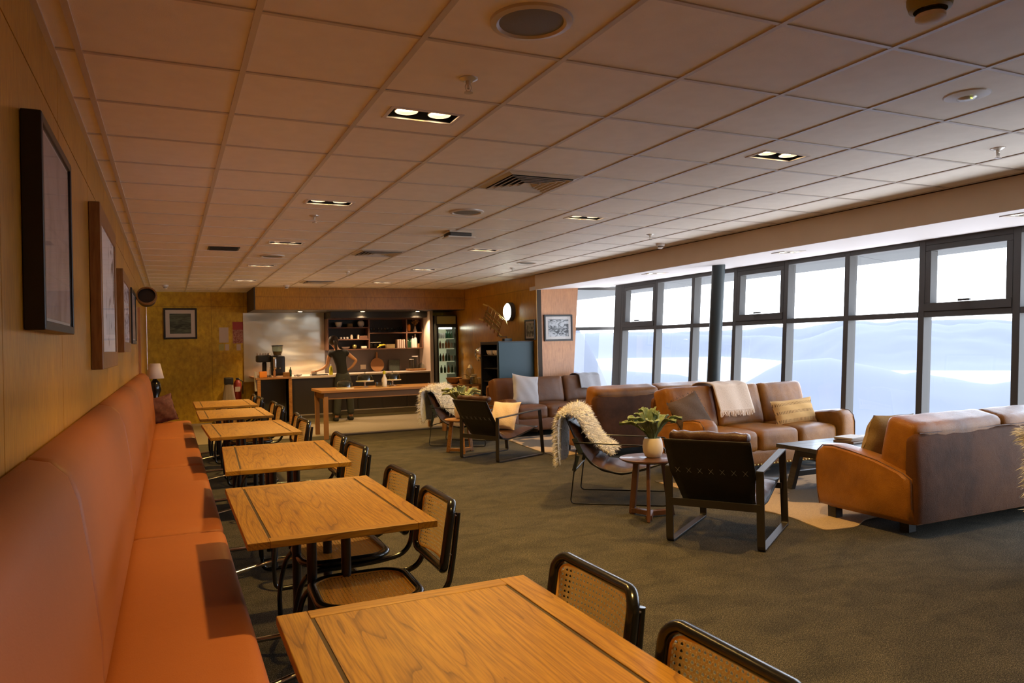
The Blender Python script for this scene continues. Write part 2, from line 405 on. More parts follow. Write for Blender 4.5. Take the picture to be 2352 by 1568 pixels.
t.links.new(b.outputs[0],mx.inputs[1]); t.links.new(tl.outputs[0],mx.inputs[2]); t.links.new(mx.outputs[0],t.nodes['Material Output'].inputs[0])
mt=MT

# ================= room shell =================
CZ=2.653; XW=-.40; XB=5.73; Y0=-2.6; YB=16.2
GX=[-.298+.6*i for i in range(11)]; GY=[2.693+.6133*j for j in range(-9,23)]
m=M(); m.box(XW-.3,7.35,Y0,11.6,-.1,0); m.box(XW-.3,5.9,11.6,12.55,-.1,0); S(m.build('floor',mt['carpet'],smooth=0))
m=M(); m.box(XW-.3,6.2,12.55,YB+.2,-.1,.003); S(m.build('floor',mt['vinyl'],smooth=0))
# ceiling fixtures that need a hole in the tiles: x, y, half sizes
DL=[(x,y) for x in(1.2,3.6) for y in(-1.28,1.17,3.62,6.07,8.54,10.95,13.4)]
holes=[(x-.19,x+.19,y-.085,y+.085) for x,y in DL]
def tiles(x0,x1,y0,y1,z):
    m=M(); xs=[x0]+[g for g in GX if x0<g<x1]+[x1]; ys=[y0]+[g for g in GY if y0<g<y1]+[y1]
    def q(a,b,c,d):
        if b-a>1e-4 and d-c>1e-4: m.add([(a,c,z),(b,c,z),(b,d,z),(a,d,z)],[(0,3,2,1)])
    for a,b in zip(xs[:-1],xs[1:]):
        for c,d in zip(ys[:-1],ys[1:]):
            hs=[h for h in holes if a<(h[0]+h[1])/2<b and c<(h[2]+h[3])/2<d]
            if hs:
                h=hs[0]; q(a,b,c,max(c,h[2])); q(a,b,min(d,h[3]),d); q(a,max(a,h[0]),max(c,h[2]),min(d,h[3])); q(min(b,h[1]),b,max(c,h[2]),min(d,h[3]))
            else: q(a,b,c,d)
    return m
m=tiles(XW,5.86,Y0,YB,CZ); m.keep=1; S(m.build('ceiling',mt['ceiling_tile'],smooth=0))
m=M()
for g in GX:
    if g<XB: m.box(g-.012,g+.012,Y0,YB,CZ-.006,CZ+.001)
for g in GY:
    a=XW
    segs=[XW]+[x for x in GX if x<XB]+[XB]
    for p,q_ in zip(segs[:-1],segs[1:]):
        m.box(p+.012,q_-.012,g-.010,g+.010,CZ-.005,CZ+.001)
m.box(XW,XW+.022,Y0,YB,CZ-.007,CZ)
S(m.build('trim_1',mt['tee_bar'],smooth=0))
# left wall: plywood sheets over a dark backing, open joints between them
def sheets(name,mat,fn,us,zs,gap=.004,back=.012):
    m=M()
    for a,b in zip(us[:-1],us[1:]):
        for c,d in zip(zs[:-1],zs[1:]): fn(m,a+gap/2,b-gap/2,c+gap/2,d-gap/2,0,back)
    m.cur=1; fn(m,us[0],us[-1],zs[0],zs[-1],back-.002,back+.08)
    return S(m.build(name,[mat,mt['dark_groove']],smooth=0))
us=[Y0]+[-1.26+1.2*i for i in range(15) if -1.26+1.2*i<YB-.2]+[YB]
sheets('wall_left',mt['ply'],lambda m,a,b,c,d,p,q:m.box(XW-q,XW-p,a,b,c,d),us,[0,2.42,CZ],gap=.006)
# far wall left of the servery, and behind it
sheets('wall_back',mt['ply_far'],lambda m,a,b,c,d,p,q:m.box(a,b,YB+p,YB+q,c,d),[XW,.78,1.40,5.9],[0,2.36,CZ])
# servery bulkhead (boxed-out fascia)
sheets('wall_servery',mt['ply'],lambda m,a,b,c,d,p,q:m.box(a,b,14.8+p,14.8+q,c,d),[1.49,2.32,3.62,4.86,5.75],[2.222,2.47,CZ])
m=M(); m.box(1.49,5.75,14.9,YB,2.222,2.25); m.box(1.47,1.49,14.8,YB,2.222,CZ); S(m.build('trim_2',mt['shelf_dark'],smooth=0))
# right wall beside the servery
sheets('wall_right',mt['ply'],lambda m,a,b,c,d,p,q:m.box(5.75+p,5.75+q,a,b,c,d),[11.40,12.02,13.22,14.42,YB],[0,2.42,CZ])
# pier that widens upward with the raked glazing
m=M(); m.prism([(5.752,0),(6.385,0),(6.585,2.45),(5.752,2.40)],1,11.41,11.60); S(m.build('wall_pier',mt['ply_pier'],smooth=0))
# bulkhead and soffit along the glazing
m=M(); m.box(XB,XB+.02,Y0,11.40,2.39,CZ+.02); S(m.build('trim_3',mt['bulkhead_paint'],smooth=0))
m=M()
m.prism([(XB+.001,2.388),(7.36,2.473),(7.36,2.53),(XB+.001,2.45)],1,Y0,11.62); S(m.build('trim_4',mt['soffit_paint'],smooth=0))
m=M(); m.box(XB-.004,XB+.0,Y0,11.4,CZ-.012,CZ); S(m.build('trim_5',mt['dark_groove'],smooth=0))
m=M(); m.box(XW-.3,7.4,Y0-.1,Y0,0,CZ); S(m.build('wall_front',mt['ply'],smooth=0))
m=M(); m.box(XW,XW+.012,Y0,YB,0,.09); S(m.build('baseboard_left',mt['dark_wood'],smooth=0))
m=M(); m.box(5.738,5.75,11.40,YB,0,.09); S(m.build('baseboard_right',mt['dark_wood'],smooth=0))
# ---------------- raked glazing ----------------
LEAN=.075
def FX(z,d=0): return 7.2-LEAN*(2.465-z)+d
def fbox(m,y0,y1,z0,z1,d0,d1):
    v=[(FX(z,d),y,z) for d in(d0,d1) for y in(y0,y1) for z in(z0,z1)]
    return m.add(v,[(0,1,3,2),(4,6,7,5),(0,4,5,1),(2,3,7,6),(0,2,6,4),(1,5,7,3)])
edges=[10.90,9.92,8.99,8.07,7.13,6.19,5.24,4.28,3.33,2.38,1.43,.48]
for n,(a,b) in enumerate(zip(edges[:-1],edges[1:])):
    # bay from a (far) to b (near); its own far mullion
    m=M(); fbox(m,a-.035,a+.035,0,2.47,0,.13)
    fbox(m,b+.035,a-.035,1.655,1.715,0,.12); fbox(m,b+.035,a-.035,2.405,2.47,0,.12); fbox(m,b+.035,a-.035,0,.10,0,.12)
    wn=S(m.build('window_%d'%(n+2),mt['frame_metal'],smooth=0,bevel=.004,seg=1))
    g=M(); 
    v=[(FX(z,.095),y,z) for y,z in((a-.035,.10),(b+.035,.10),(b+.035,1.655),(a-.035,1.655))]; g.add(v,[(0,1,2,3)]); g.keep=1
    g.build('lower_pane',mt['window_glass'],wn,smooth=0)
    sash=n%3==0
    o=.062 if sash else 0; ob=.085 if sash else 0
    g=M(); v=[(FX(z,.095),y,z) for y,z in((a-.035-o,1.715+ob),(b+.035+o,1.715+ob),(b+.035+o,2.405-o),(a-.035-o,2.405-o))]; g.add(v,[(0,1,2,3)]); g.keep=1
    g.build('upper_pane',mt['window_glass'],wn,smooth=0)
    if sash:
        s=M(); ya,yb=a-.036,b+.036
        fbox(s,yb,ya,1.715,1.80,-.012,.11); fbox(s,yb,ya,2.345,2.405,.0,.11); fbox(s,ya-.062,ya,1.80,2.345,.0,.11); fbox(s,yb,yb+.062,1.80,2.345,.0,.11)
        s.build('sash',mt['frame_metal'],wn,smooth=0,bevel=.004,seg=1)
        s=M(); fbox(s,(ya+yb)/2-.06,(ya+yb)/2+.06,1.805,1.825,-.04,-.012); s.build('handle',mt['black_plastic'],wn,smooth=0,bevel=.003)
# corner post and the short end window beside the pier
m=M(); fbox(m,10.936,11.15,0,2.47,0,.14)
S(m.build('trim_6',mt['frame_metal'],smooth=0,bevel=.005,seg=1))
def px_(z): return 6.385+.0816*z
m=M()
m.prism([(px_(0)+.002,0),(FX(0,.3),0),(FX(.1,.3),.1),(px_(.1)+.002,.1)],1,11.44,11.54)
m.prism([(px_(1.68)+.002,1.68),(FX(1.68,.3),1.68),(FX(1.74,.3),1.74),(px_(1.74)+.002,1.74)],1,11.44,11.54)
m.prism([(px_(2.40)+.002,2.40),(FX(2.40,.3),2.40),(FX(2.46,.3),2.46),(px_(2.46)+.002,2.44)],1,11.44,11.54)
w1=S(m.build('window_1',mt['frame_metal'],smooth=0,bevel=.003,seg=1))
g=M(); g.add([(px_(.1),11.5,.1),(FX(.1,.3),11.5,.1),(FX(1.68,.3),11.5,1.68),(px_(1.68),11.5,1.68)],[(0,1,2,3)]); g.keep=1; g.build('lower_pane',mt['window_glass'],w1,smooth=0)
g=M(); g.add([(px_(1.74),11.5,1.74),(FX(1.74,.3),11.5,1.74),(FX(2.4,.3),11.5,2.4),(px_(2.4),11.5,2.4)],[(0,1,2,3)]); g.keep=1; g.build('upper_pane',mt['window_glass'],w1,smooth=0)
m=M(); fbox(m,Y0,.44,0,2.47,0,.14); S(m.build('wall_right',mt['ply'],smooth=0))
# eave outside
m=M()
yy=[-3+1.9*i for i in range(13)]
for a,b in zip(yy[:-1],yy[1:]): m.prism([(7.38,2.50),(8.3,2.405),(8.3,2.62),(7.38,2.7)],1,a+.004,b-.004)
S(m.build('trim_7',mt['eave'],smooth=0))
m=M(); m.prism([(5.9,2.48),(7.5,2.50),(7.5,2.7),(5.9,2.7)],1,11.62,22); m.cur=0; S(m.build('trim_8',mt['eave'],smooth=0))
# column between the sofas, leaning with the glazing
m=M(); pts=[(6.20,7.50,0),(6.41,7.50,2.428)]
m.tube([Vector(pts[0]).lerp(Vector(pts[1]),k/6) for k in range(7)],.082,28); 
col=m.build('trim_9',mt['dark_metal'],smooth=40); S(col)

# ---------------- valley, lake and mountains outside ----------------
AA=[(10,.012),(30.3,.0113),(34.95,.0077),(36.45,.0094),(38.5,.0068),(40.07,.0056),(42.18,.003),(43.6,.0035),(44.8,.0008),(45.95,-.0041),(47.1,.0009),(48.2,.0086),(48.9,.0125),(49.9,.0152),(50.7,.0127),(51.6,.0111),(52.7,.0147),(53.6,.0132),(54.5,.0126),(55.4,.0091),(56.1,.0117),(57,.0102),(57.6,.0128),(58.9,.0092),(75,.015),(120,.02)]
BB=[(10,-.03),(30,-.035),(37.5,-.0461),(40,-.0579),(42.1,-.0593),(43.7,-.0416),(44.9,-.0313),(45.8,-.0292),(48,-.0265),(49.9,-.0343),(51.4,-.0398),(52.6,-.0471),(53.4,-.044),(54.5,-.0491),(55.5,-.0516),(56.6,-.0565),(57.6,-.0588),(58.7,-.0551),(75,-.06),(120,-.06)]
SS=[(10,.012),(41.9,.011),(44.1,.0139),(46.1,.0101),(47.9,.0163),(49.6,.0175),(51,.0162),(52.3,.0186),(54.6,.0162),(57.1,.0161),(59,.0135),(120,.02)]
def prof(L,a): return float(np.interp(a,[p[0] for p in L],[p[1] for p in L]))
FL=-520
m=M(); na,nr=300,150
def terr(u,v):
    az=12+u*100; r=900*(48000/900)**v
    x=r*math.sin(R(az)); y=r*math.cos(R(az))
    foot=11500 if az>50 else 11500+ (50-az)/8*9000
    foot=min(foot,22000)
    z=FL-8+60*max(0,noise.fractal(Vector((x,y,0))/2600,1,2,5))*(1 if r<7000 else 0)
    cb=prof(BB,az)*5600-0; k=math.exp(-((r-5600)/1500)**2) if r<5600 else math.exp(-((r-5600)/900)**2)
    nz=noise.fractal(Vector((x,y,0))/1500,.9,2.1,6)
    z=max(z,FL+(cb-FL)*k+70*nz*k*(1-k)*2)
    if az<36:
        kk=math.exp(-((az-29)/4.5)**2)*math.exp(-((r-2600)/700)**2); z=max(z,FL+(FL*-1+2600*.034)*kk+60*nz*kk)
    crA=max(19500,foot+4500); 
    if r>foot-3000:
        t=max(0,min(1,(r-foot)/(crA-foot+1e-6))) if crA>foot else 1
        ca=prof(AA,az)*max(crA,foot+1500)
        tt=t*t*(3-2*t); fall=math.exp(-(max(0,r-max(crA,foot+1500))/2500)**2)
        z=max(z,FL-20+(ca-FL+20)*tt*fall+ (260*noise.fractal(Vector((x,y,7))/2200,.9,2.2,6))*tt*(1-tt)*2.2)
    if r>24000:
        cs=prof(SS,az)*33000; k=math.exp(-((r-33000)/3500)**2)
        z=max(z,FL+(cs-FL)*k+200*noise.fractal(Vector((x,y,3))/1500,.9,2.2,5)*k*.5)
    return (x,y,z)
m.grid(terr,na,nr); S(m.build('ground_mountains',mt['terrain_snow_haze'],smooth=180))
m=M(); m.grid(lambda u,v:((6900+v*17000)*math.sin(R(30+u*70)),(6900+v*17000)*math.cos(R(30+u*70)),FL+2),40,2); S(m.build('ground_lake',mt['lake'],smooth=0))

# ================= ceiling things =================
def downlight(x,y,z,label,lamps=2,power=42,rz=0,w=.36,group='recessed downlights in the ceiling'):
    r=empty('recessed_downlight',(x,y,z),rz,label,'ceiling light',group)
    h=.165/2; W=w/2; d=.085 if lamps==2 and w>.3 else .05
    m=M()
    for a,b,c,e_ in((-W-.012,W+.012,-h-.012,-h+.008),(-W-.012,W+.012,h-.008,h+.012),(-W-.012,-W+.008,-h,h),(W-.008,W+.012,-h,h)): m.box(a,b,c,e_,-.005,.003)
    m.build('trim_frame',mt['white_paint'],r,smooth=0,bevel=.002)
    m=M(); m.box(-W,W,-h,-h+.004,0,d); m.box(-W,W,h-.004,h,0,d); m.box(-W,-W+.004,-h,h,0,d); m.box(W-.004,W,-h,h,0,d); m.box(-W,W,-h,h,d,d+.01)
    m.build('housing',mt['black_plastic'],r,smooth=0)
    for s in(-1,1)[:lamps]:
        m=M(); m.lathe([(.058,.0),(.062,.002),(.045,.035),(.02,.045)],(s*.088,0,.012),20); lp=m.build('reflector',mt['reflector'],r)
        m=M(); m.lathe([(0,0),(.038,0),(.044,.012),(0,.02)],(s*.088,0,.024),18); m.build('bulb',mt['bulb'],lp,smooth=40)
    if power:
        l=bpy.data.lights.new('downlight_lamp','SPOT'); l.energy=power; l.color=(1.0,.60,.17); l.spot_size=R(118 if y>2 else 104); l.spot_blend=.75; l.shadow_soft_size=.05
        o=bpy.data.objects.new('downlight_lamp',l); C.objects.link(o); o.parent=r; o.location=(0,0,.005)
    return r
rows={1.2:'row over the dining tables',3.6:'row over the middle of the room'}
ords=['behind the camera','nearest behind','first in view','second in view','third in view','fourth in view','farthest']
LBL={(1.2,3.62):'rectangular twin downlight near the round ceiling speaker and the nearest sprinkler',
(1.2,6.07):'twin downlight over the dining tables, second of its row from the camera',(1.2,8.54):'twin downlight over the dining tables, third of its row from the camera',
(1.2,10.95):'twin downlight over the dining tables, fourth of its row from the camera',(1.2,13.4):'twin downlight nearest the yellow back wall',
(3.6,3.62):'rectangular twin downlight in the pale tiles beside the big air vent, nearest of its row',(3.6,6.07):'twin downlight right of the square air vent, second of its row',
(3.6,8.54):'twin downlight beside the bright glow on the ceiling, third of its row',(3.6,10.95):'small twin downlight in front of the servery bulkhead, fourth of its row',(3.6,13.4):'twin downlight closest to the servery shelves'}
for x,y in DL:
    yy_=round(y,2); lb=LBL.get((x,yy_))
    if lb is None: lb='twin downlight above and behind the viewer, over the '+('nearest dining table' if x<2 else 'open carpet')+(', rear one' if y<0 else '')
    downlight(x,y,CZ,lb,power=((165 if y>0 else 120) if x<2 else (130 if y>2 else 14)))
def sz(x): return 2.388+(x-XB)*.0521
for k,(y,lb) in enumerate(((3.6,'small downlight in the window soffit at the right edge of the picture'),(6.05,'small downlight in the window soffit above the window sofa'),(8.5,'small downlight in the window soffit left of the round column'))):
    r=downlight(6.14,y,sz(6.14)-.004,lb,power=0,w=.30,group='downlights in the window soffit')
    for ch in r.children:
        if ch.name.startswith('housing'): ch.scale=(1,1,.05)
        if ch.name.startswith('reflector'): ch.scale=(1,1,.12); ch.location=(0,0,-.004)
    r.rotation_euler=(0,-.052,0)
for x,lb in((2.42,'small downlight under the servery bulkhead over the steel wall'),(3.70,'small downlight under the servery bulkhead above the left shelves'),(4.90,'small downlight under the servery bulkhead above the vase')):
    r=empty('bulkhead_spotlight',(x,15.45,2.222),0,lb,'ceiling light','spotlights under the servery bulkhead')
    m=M(); m.lathe([(.05,0),(.065,-.002),(.065,-.008),(.045,-.010)],n=24); m.build('trim_ring',mt['steel'],r)
    m=M(); m.lathe([(0,-.012),(.044,-.009),(.044,-.002)],n=20); m.build('bulb',mt['bulb'],r)
    l=bpy.data.lights.new('bulkhead_lamp','SPOT'); l.energy=(130 if x<3 else 70); l.color=(1,.66,.38); l.spot_size=R(120); l.spot_blend=.6; l.shadow_soft_size=.04
    o=bpy.data.objects.new('bulkhead_lamp',l); C.objects.link(o); o.parent=r; o.location=(0,0,-.02)
# round ceiling speaker
def speaker(x,y,lb,s=1):
    r=empty('ceiling_speaker',(x,y,CZ),0,lb,'speaker','round speakers flush in the ceiling')
    m=M(); m.lathe([(.118,-.006),(.128,-.014),(.15,-.010),(.153,0)],n=40); m.build('bezel',mt['tee_bar'],r); 
    m=M(); m.lathe([(0,-.012),(.08,-.011),(.119,-.006)],n=40); m.build('grille',pm_grille,r); return r
pm_grille=pm('speaker_grille',(.22,.21,.17),.6,bump=.6,scale=500)
speaker(1.22,2.41,'large round ceiling speaker with grey grille near the top of the picture')
speaker(2.41,6.11,'pale round ceiling speaker beyond the square air vent')
speaker(1.2,9.77,'faint round ceiling speaker over the far dining tables')
speaker(4.77,9.73,'faint round ceiling speaker near the window bulkhead')
# sprinklers
def sprinkler(x,y,lb):
    r=empty('sprinkler',(x,y,CZ),0,lb,'sprinkler','fire sprinklers in the ceiling')
    m=M(); m.lathe([(.012,-.012),(.02,-.014),(.042,-.004),(.043,0)],n=24); m.build('rosette',mt['reflector'],r)
    m=M(); m.lathe([(.011,-.004),(.011,-.028),(.006,-.03),(.006,-.046)],n=12)
    for s in(-1,1): m.tube(rpath([(s*.010,0,-.026),(s*.016,0,-.036),(s*.012,0,-.052),(0,0,-.06)],.006,3),.0022,6)
    m.lathe([(0,-.060),(.020,-.061),(.020,-.064),(0,-.064)],n=14); m.build('head',mt['reflector'],r)
for x,y,lb in((1.22,3.04,'brass-toned sprinkler head between the round speaker and the nearest downlight'),(4.81,2.97,'sprinkler head in the white tiles at the right edge'),(1.19,6.71,'small sprinkler head just past the second dining downlight'),
    (4.86,6.8,'sprinkler head beside the small smoke detector by the bulkhead'),(4.87,10.46,'far sprinkler head in the glowing tiles near the round wall lamp'),(2.55,11.6,'tiny sprinkler head ahead of the servery bulkhead')): sprinkler(x,y,lb)
# smoke detectors
def detector(x,y,lb,mat='white_paint',s=1):
    r=empty('smoke_detector',(x,y,CZ),0,lb,'smoke detector','smoke detectors on the ceiling')
    m=M(); m.lathe([(.055*s,0),(.055*s,-.012*s),(.05*s,-.03*s),(.04*s,-.034*s)],n=28); m.build('base',mt[mat],r)
    m=M(); m.lathe([(.03*s,-.034*s),(.03*s,-.045*s)],n=20); m.build('chamber',mt['black_plastic'],r)
    m=M(); m.lathe([(.036*s,-.045*s),(.036*s,-.055*s),(.02*s,-.064*s),(0,-.065*s)],n=24); m.build('cap',mt['white_paint'],r)
detector(2.43,1.72,'yellowed smoke detector cut by the top edge of the picture','olive_plastic',1.35)
detector(5.44,7.41,'small smoke detector beside the bulkhead above the column'); detector(-.05,14.6,'small smoke detector near the far left ceiling corner'); detector(2.0,14.3,'small smoke detector over the middle of the servery bulkhead')
# round motion sensor plate
r=empty('ceiling_sensor',(3.59,2.36,CZ),0,'flat white round ceiling sensor with a tiny green light','sensor')
m=M(); m.lathe([(.045,-.016),(.06,-.014),(.10,-.006),(.105,0)],n=36); m.build('plate',mt['white_ceramic'],r)
m=M(); m.lathe([(0,-.026),(.03,-.024),(.044,-.015)],n=24); m.build('lens',mt['reflector'],r)
m=M(); m.box(-.014,-.002,-.03,-.027,-.027,-.022); m.build('indicator',pm('green_led',(.3,.6,.1),.4,emit=(.6,1,.1),es=2),r,smooth=0)
# air diffusers
def diffuser(cx,cy,lb,w=.29):
    r=empty('air_vent',(cx,cy,CZ),0,lb,'air vent','square air vents in the ceiling')
    m=M(); m.box(-w,w,-w,w,-.003,-.001); m.build('backing',mt['vent_dark'],r,smooth=0)
    m=M()
    def ring(a,b,z0,z1):
        v=[];
        for s,z in((a,z0),(b,z1)): v+=[(-s,-s,z),(s,-s,z),(s,s,z),(-s,s,z)]
        m.add(v,[(i,(i+1)%4,4+(i+1)%4,4+i) for i in range(4)])
        v=[(p[0],p[1],p[2]+.004) for p in v]; m.add(v,[(4+i,4+(i+1)%4,(i+1)%4,i) for i in range(4)])
    ring(w,w*.84,-.004,-.016)
    m.build('frame',mt['tee_bar'],r,smooth=0)
    for k in range(5):
        m=M(); ring(w*(.82-.15*k),w*(.69-.15*k),-.024,-.005); ring(w*(.82-.15*k)+.004,w*(.82-.15*k)-.003,-.026,-.026)
        m.build('louvre',mt['tee_bar'],r,smooth=0)
    return r
diffuser(2.40,4.84,'large square air vent with angled louvres in the middle of the ceiling'); diffuser(2.40,9.13,'square air vent halfway down the room with dark louvres'); diffuser(2.43,13.4,'far square air vent just in front of the servery bulkhead')
r=empty('slot_vent',(.59,9.19,CZ),0,'dark rectangular slot vent over the far dining tables','air vent')
m=M(); m.box(-.17,.17,-.15,.15,-.006,0); m.build('frame',mt['black_plastic'],r,smooth=0)
for k in range(6): m=M(); m.box(-.15,.15,-.125+k*.045,-.105+k*.045,-.012,-.006); m.build('slat',mt['vent_dark'],r,smooth=0)
r=empty('ceiling_projector',(2.75,7.24,CZ),0,'small white box projector on a grey plate under the ceiling','projector')
m=M(); m.box(-.13,.13,-.11,.11,-.02,0); m.build('mounting_plate',mt['reflector'],r,smooth=0,bevel=.004)
m=M(); m.box(-.12,.12,-.10,.10,-.055,-.022); m.build('body',mt['frame_metal'],r,smooth=0,bevel=.008)
m=M(); m.box(-.14,.16,-.10,.10,-.068,-.055); m.build('lid',mt['white_ceramic'],r,smooth=0,bevel=.006)

# ================= pictures =================
def picture(name,y0,y1,z0,z1,depth,fw,fmat,amat,label,mat_w=.03,matm='art_white',axis='L',x=None,inset=.012,cat='picture'):
    """axis L: on the left wall facing +x; R: right wall facing -x; B: back wall facing -y (y0,y1 are x there)"""
    a=(y0+y1)/2; b=(z0+z1)/2; W=(y1-y0)/2; H=(z1-z0)/2
    loc={'L':(XW,a,b),'R':(5.75,a,b),'B':(a,x,b)}[axis]; rz={'L':R(90),'R':R(-90),'B':0}[axis]
    r=empty(name,loc,rz,label,cat)
    # local: x along the wall, y=-depth is the front, z up
    m=M()
    for s in(-1,1):
        m.add(*frame_side(W,H,fw,depth,s,0)); m.add(*frame_side(W,H,fw,depth,s,1))
    m.build('frame',mt[fmat],r,smooth=0,bevel=.003,seg=1)
    m=M(); m.box(-W+fw*.9,W-fw*.9,-depth+inset,-.002,-H+fw*.9,H-fw*.9); m.build('mount',mt[matm],r,smooth=0)
    m=M(); k=fw+mat_w; m.box(-W+k,W-k,-depth+inset-.002,-depth+inset+.001,-H+k,H-k); m.build('print',mt[amat],r,smooth=0)
    m=M(); m.add([(-W+fw,-depth+.005,-H+fw),(W-fw,-depth+.005,-H+fw),(W-fw,-depth+.005,H-fw),(-W+fw,-depth+.005,H-fw)],[(0,1,2,3)]); m.keep=1; m.build('glazing',mt['picture_glass'],r,smooth=0)
    return r
def frame_side(W,H,fw,d,s,k):
    if k==0: p=[(s*W,-H),(s*W,H),(s*(W-fw),H-fw),(s*(W-fw),-H+fw)]
    else: p=[(-W,s*H),(W,s*H),(W-fw,s*(H-fw)),(-W+fw,s*(H-fw))]
    v=[(a,-d,b) for a,b in p]+[(a,-.001,b) for a,b in p]
    f=[(0,1,2,3),(7,6,5,4)]+[(i,4+i,4+(i+1)%4,(i+1)%4) for i in range(4)]
    return v,f
picture('framed_map',2.65,3.41,1.552,2.225,.058,.030,'black_plastic','art_map','black-framed pale map print, nearest picture on the left plywood wall',.012)
picture('framed_feather_print',4.76,6.10,1.382,2.33,.058,.10,'brown_frame','art_feathers','wood-framed white print with dark feather shapes on the left wall',.0)
picture('framed_speckled_print',6.95,8.15,1.475,2.175,.06,.09,'brown_frame','art_speckle','wood-framed speckled reddish print, third picture on the left wall',.0)
picture('framed_dark_picture',9.3,10.35,1.57,2.20,.03,.04,'black_plastic','art_map','small black-framed picture at the far end of the left wall',.02)
picture('framed_landscape',-.10,.51,1.705,2.325,.03,.035,'black_plastic','art_land','black-framed dark landscape with cream mount on the yellow back wall',.075,'book_cream','B',x=YB)
picture('framed_house_drawing',11.44,11.84,1.53,1.885,.03,.028,'dark_wood','art_house','small dark-framed drawing of a house beside the round wall lamp',.03,'book_cream','R')
r=picture('framed_car_photo',5.885,6.445,1.50,1.96,.03,.03,'black_plastic','art_cars','black-framed photo of cars on the wood pier by the window',.05,'art_white','B',x=11.41)
# notices on the back wall
def flat(name,x0,x1,z0,z1,mat,label,cat,y=YB,t=.004,group=None):
    o=M().box(x0,x1,y-t,y-.0005,z0,z1).build(name,mt[mat],smooth=0); return tag(o,label,cat,group)
flat('wall_notice',.92,1.10,1.62,1.93,'paper','tall cream paper notice on the back wall left of the steel','notice')
flat('wall_notice',.91,1.01,1.46,1.59,'tarnished','small greenish card under the tall notice','notice')
flat('wall_notice',1.03,1.105,1.46,1.59,'paper','small cream card under the tall notice, right of the greenish one','notice')
flat('wall_notice',1.25,1.33,1.455,1.585,'paper','small cream card under the red poster','notice')
r=empty('safety_poster',(1.28,YB-.001,1.82),0,'red-headed safety poster at the edge of the steel wall','poster')
M().box(-.10,.10,-.004,0,-.22,.10).build('sheet',pm('poster_print',(.42,.22,.14),.7,col2=(.24,.06,.04),scale=30),r,smooth=0)
M().box(-.10,.10,-.007,-.003,.06,.22).build('header',mt['red_plastic'],r,smooth=0)
# wall speaker high on the left wall
r=empty('wall_speaker',(XW,10.9,2.18),0,'dark round speaker on a bracket high on the left wall','speaker')
m=M(); m.tube([(0,0,0),(.10,0,0)],.02,10); m.build('bracket',mt['black_metal'],r)
m=M(); m.t(Matrix.Translation((.14,0,0))@Matrix.Rotation(R(70),4,'X')); m.lathe([(0,-.08),(.09,-.08),(.11,-.04),(.11,.06),(0,.07)],n=26); m.build('housing',mt['black_plastic'],r)
m=M(); m.t(Matrix.Translation((.14,0,0))@Matrix.Rotation(R(70),4,'X')); m.lathe([(.10,.058),(.125,.06),(.125,.09),(.105,.095)],n=26); m.build('rim',mt['wicker'],r)
# door strip at far left
S(M().box(XW,XW+.03,11.7,11.78,0,2.1).build('trim_10',mt['ply_pier'],smooth=0))

# ================= banquette =================
bq=empty('banquette',(0,0,0),0,'long orange-tan vinyl banquette running along the left plywood wall','banquette')
def back_prof(z): return None
bounds=[-2.4,.2,2.62,5.1,7.6,10.1,12.0]
for a,b in zip(bounds[:-1],bounds[1:]):
    m=M()
    prof=[(-.395,.30),(-.205,.30),(-.200,.46),(-.205,.60),(-.232,.85),(-.258,1.03),(-.285,1.11),(-.33,1.155),(-.385,1.168),(-.395,1.165)]
    n=len(prof); vs=[];fs=[]
    ys=[a+.0015,a+.012,a+.05]+[a+(b-a)*k/8 for k in range(1,8)]+[b-.05,b-.012,b-.0015]
    for k,y in enumerate(ys):
        sh={0:.012,1:.003,len(ys)-1:.012,len(ys)-2:.003}.get(k,0)
        for (x,z) in prof: vs.append((x-sh if x>-.39 else x,y,z-(sh if z>1.0 else 0)))
    for k in range(len(ys)-1):
        for j in range(n): fs.append((k*n+j,k*n+(j+1)%n,(k+1)*n+(j+1)%n,(k+1)*n+j))
    fs.append(tuple(range(n))); fs.append(tuple(reversed(range((len(ys)-1)*n,len(ys)*n))))
    m.add(vs,fs); m.build('backrest',mt['bench_vinyl'],bq,smooth=50)
sb=[-2.4,-.3,1.75,4.62,7.3,9.6,11.95]
for a,b in zip(sb[:-1],sb[1:]):
    m=M(); m.rbox((.025,(a+b)/2,.385),(.245,(b-a)/2-.001,.067),.045,12,crown=.006,axis=2); m.build('seat_cushion',mt['bench_vinyl'],bq,smooth=60)
m=M(); m.box(-.39,.20,-2.4,11.9,.09,.32); m.build('plinth',mt['bench_vinyl'],bq,smooth=0)
m=M(); m.box(-.39,.14,-2.4,11.88,0,.09); m.build('kick_board',mt['dark_wood'],bq,smooth=0)

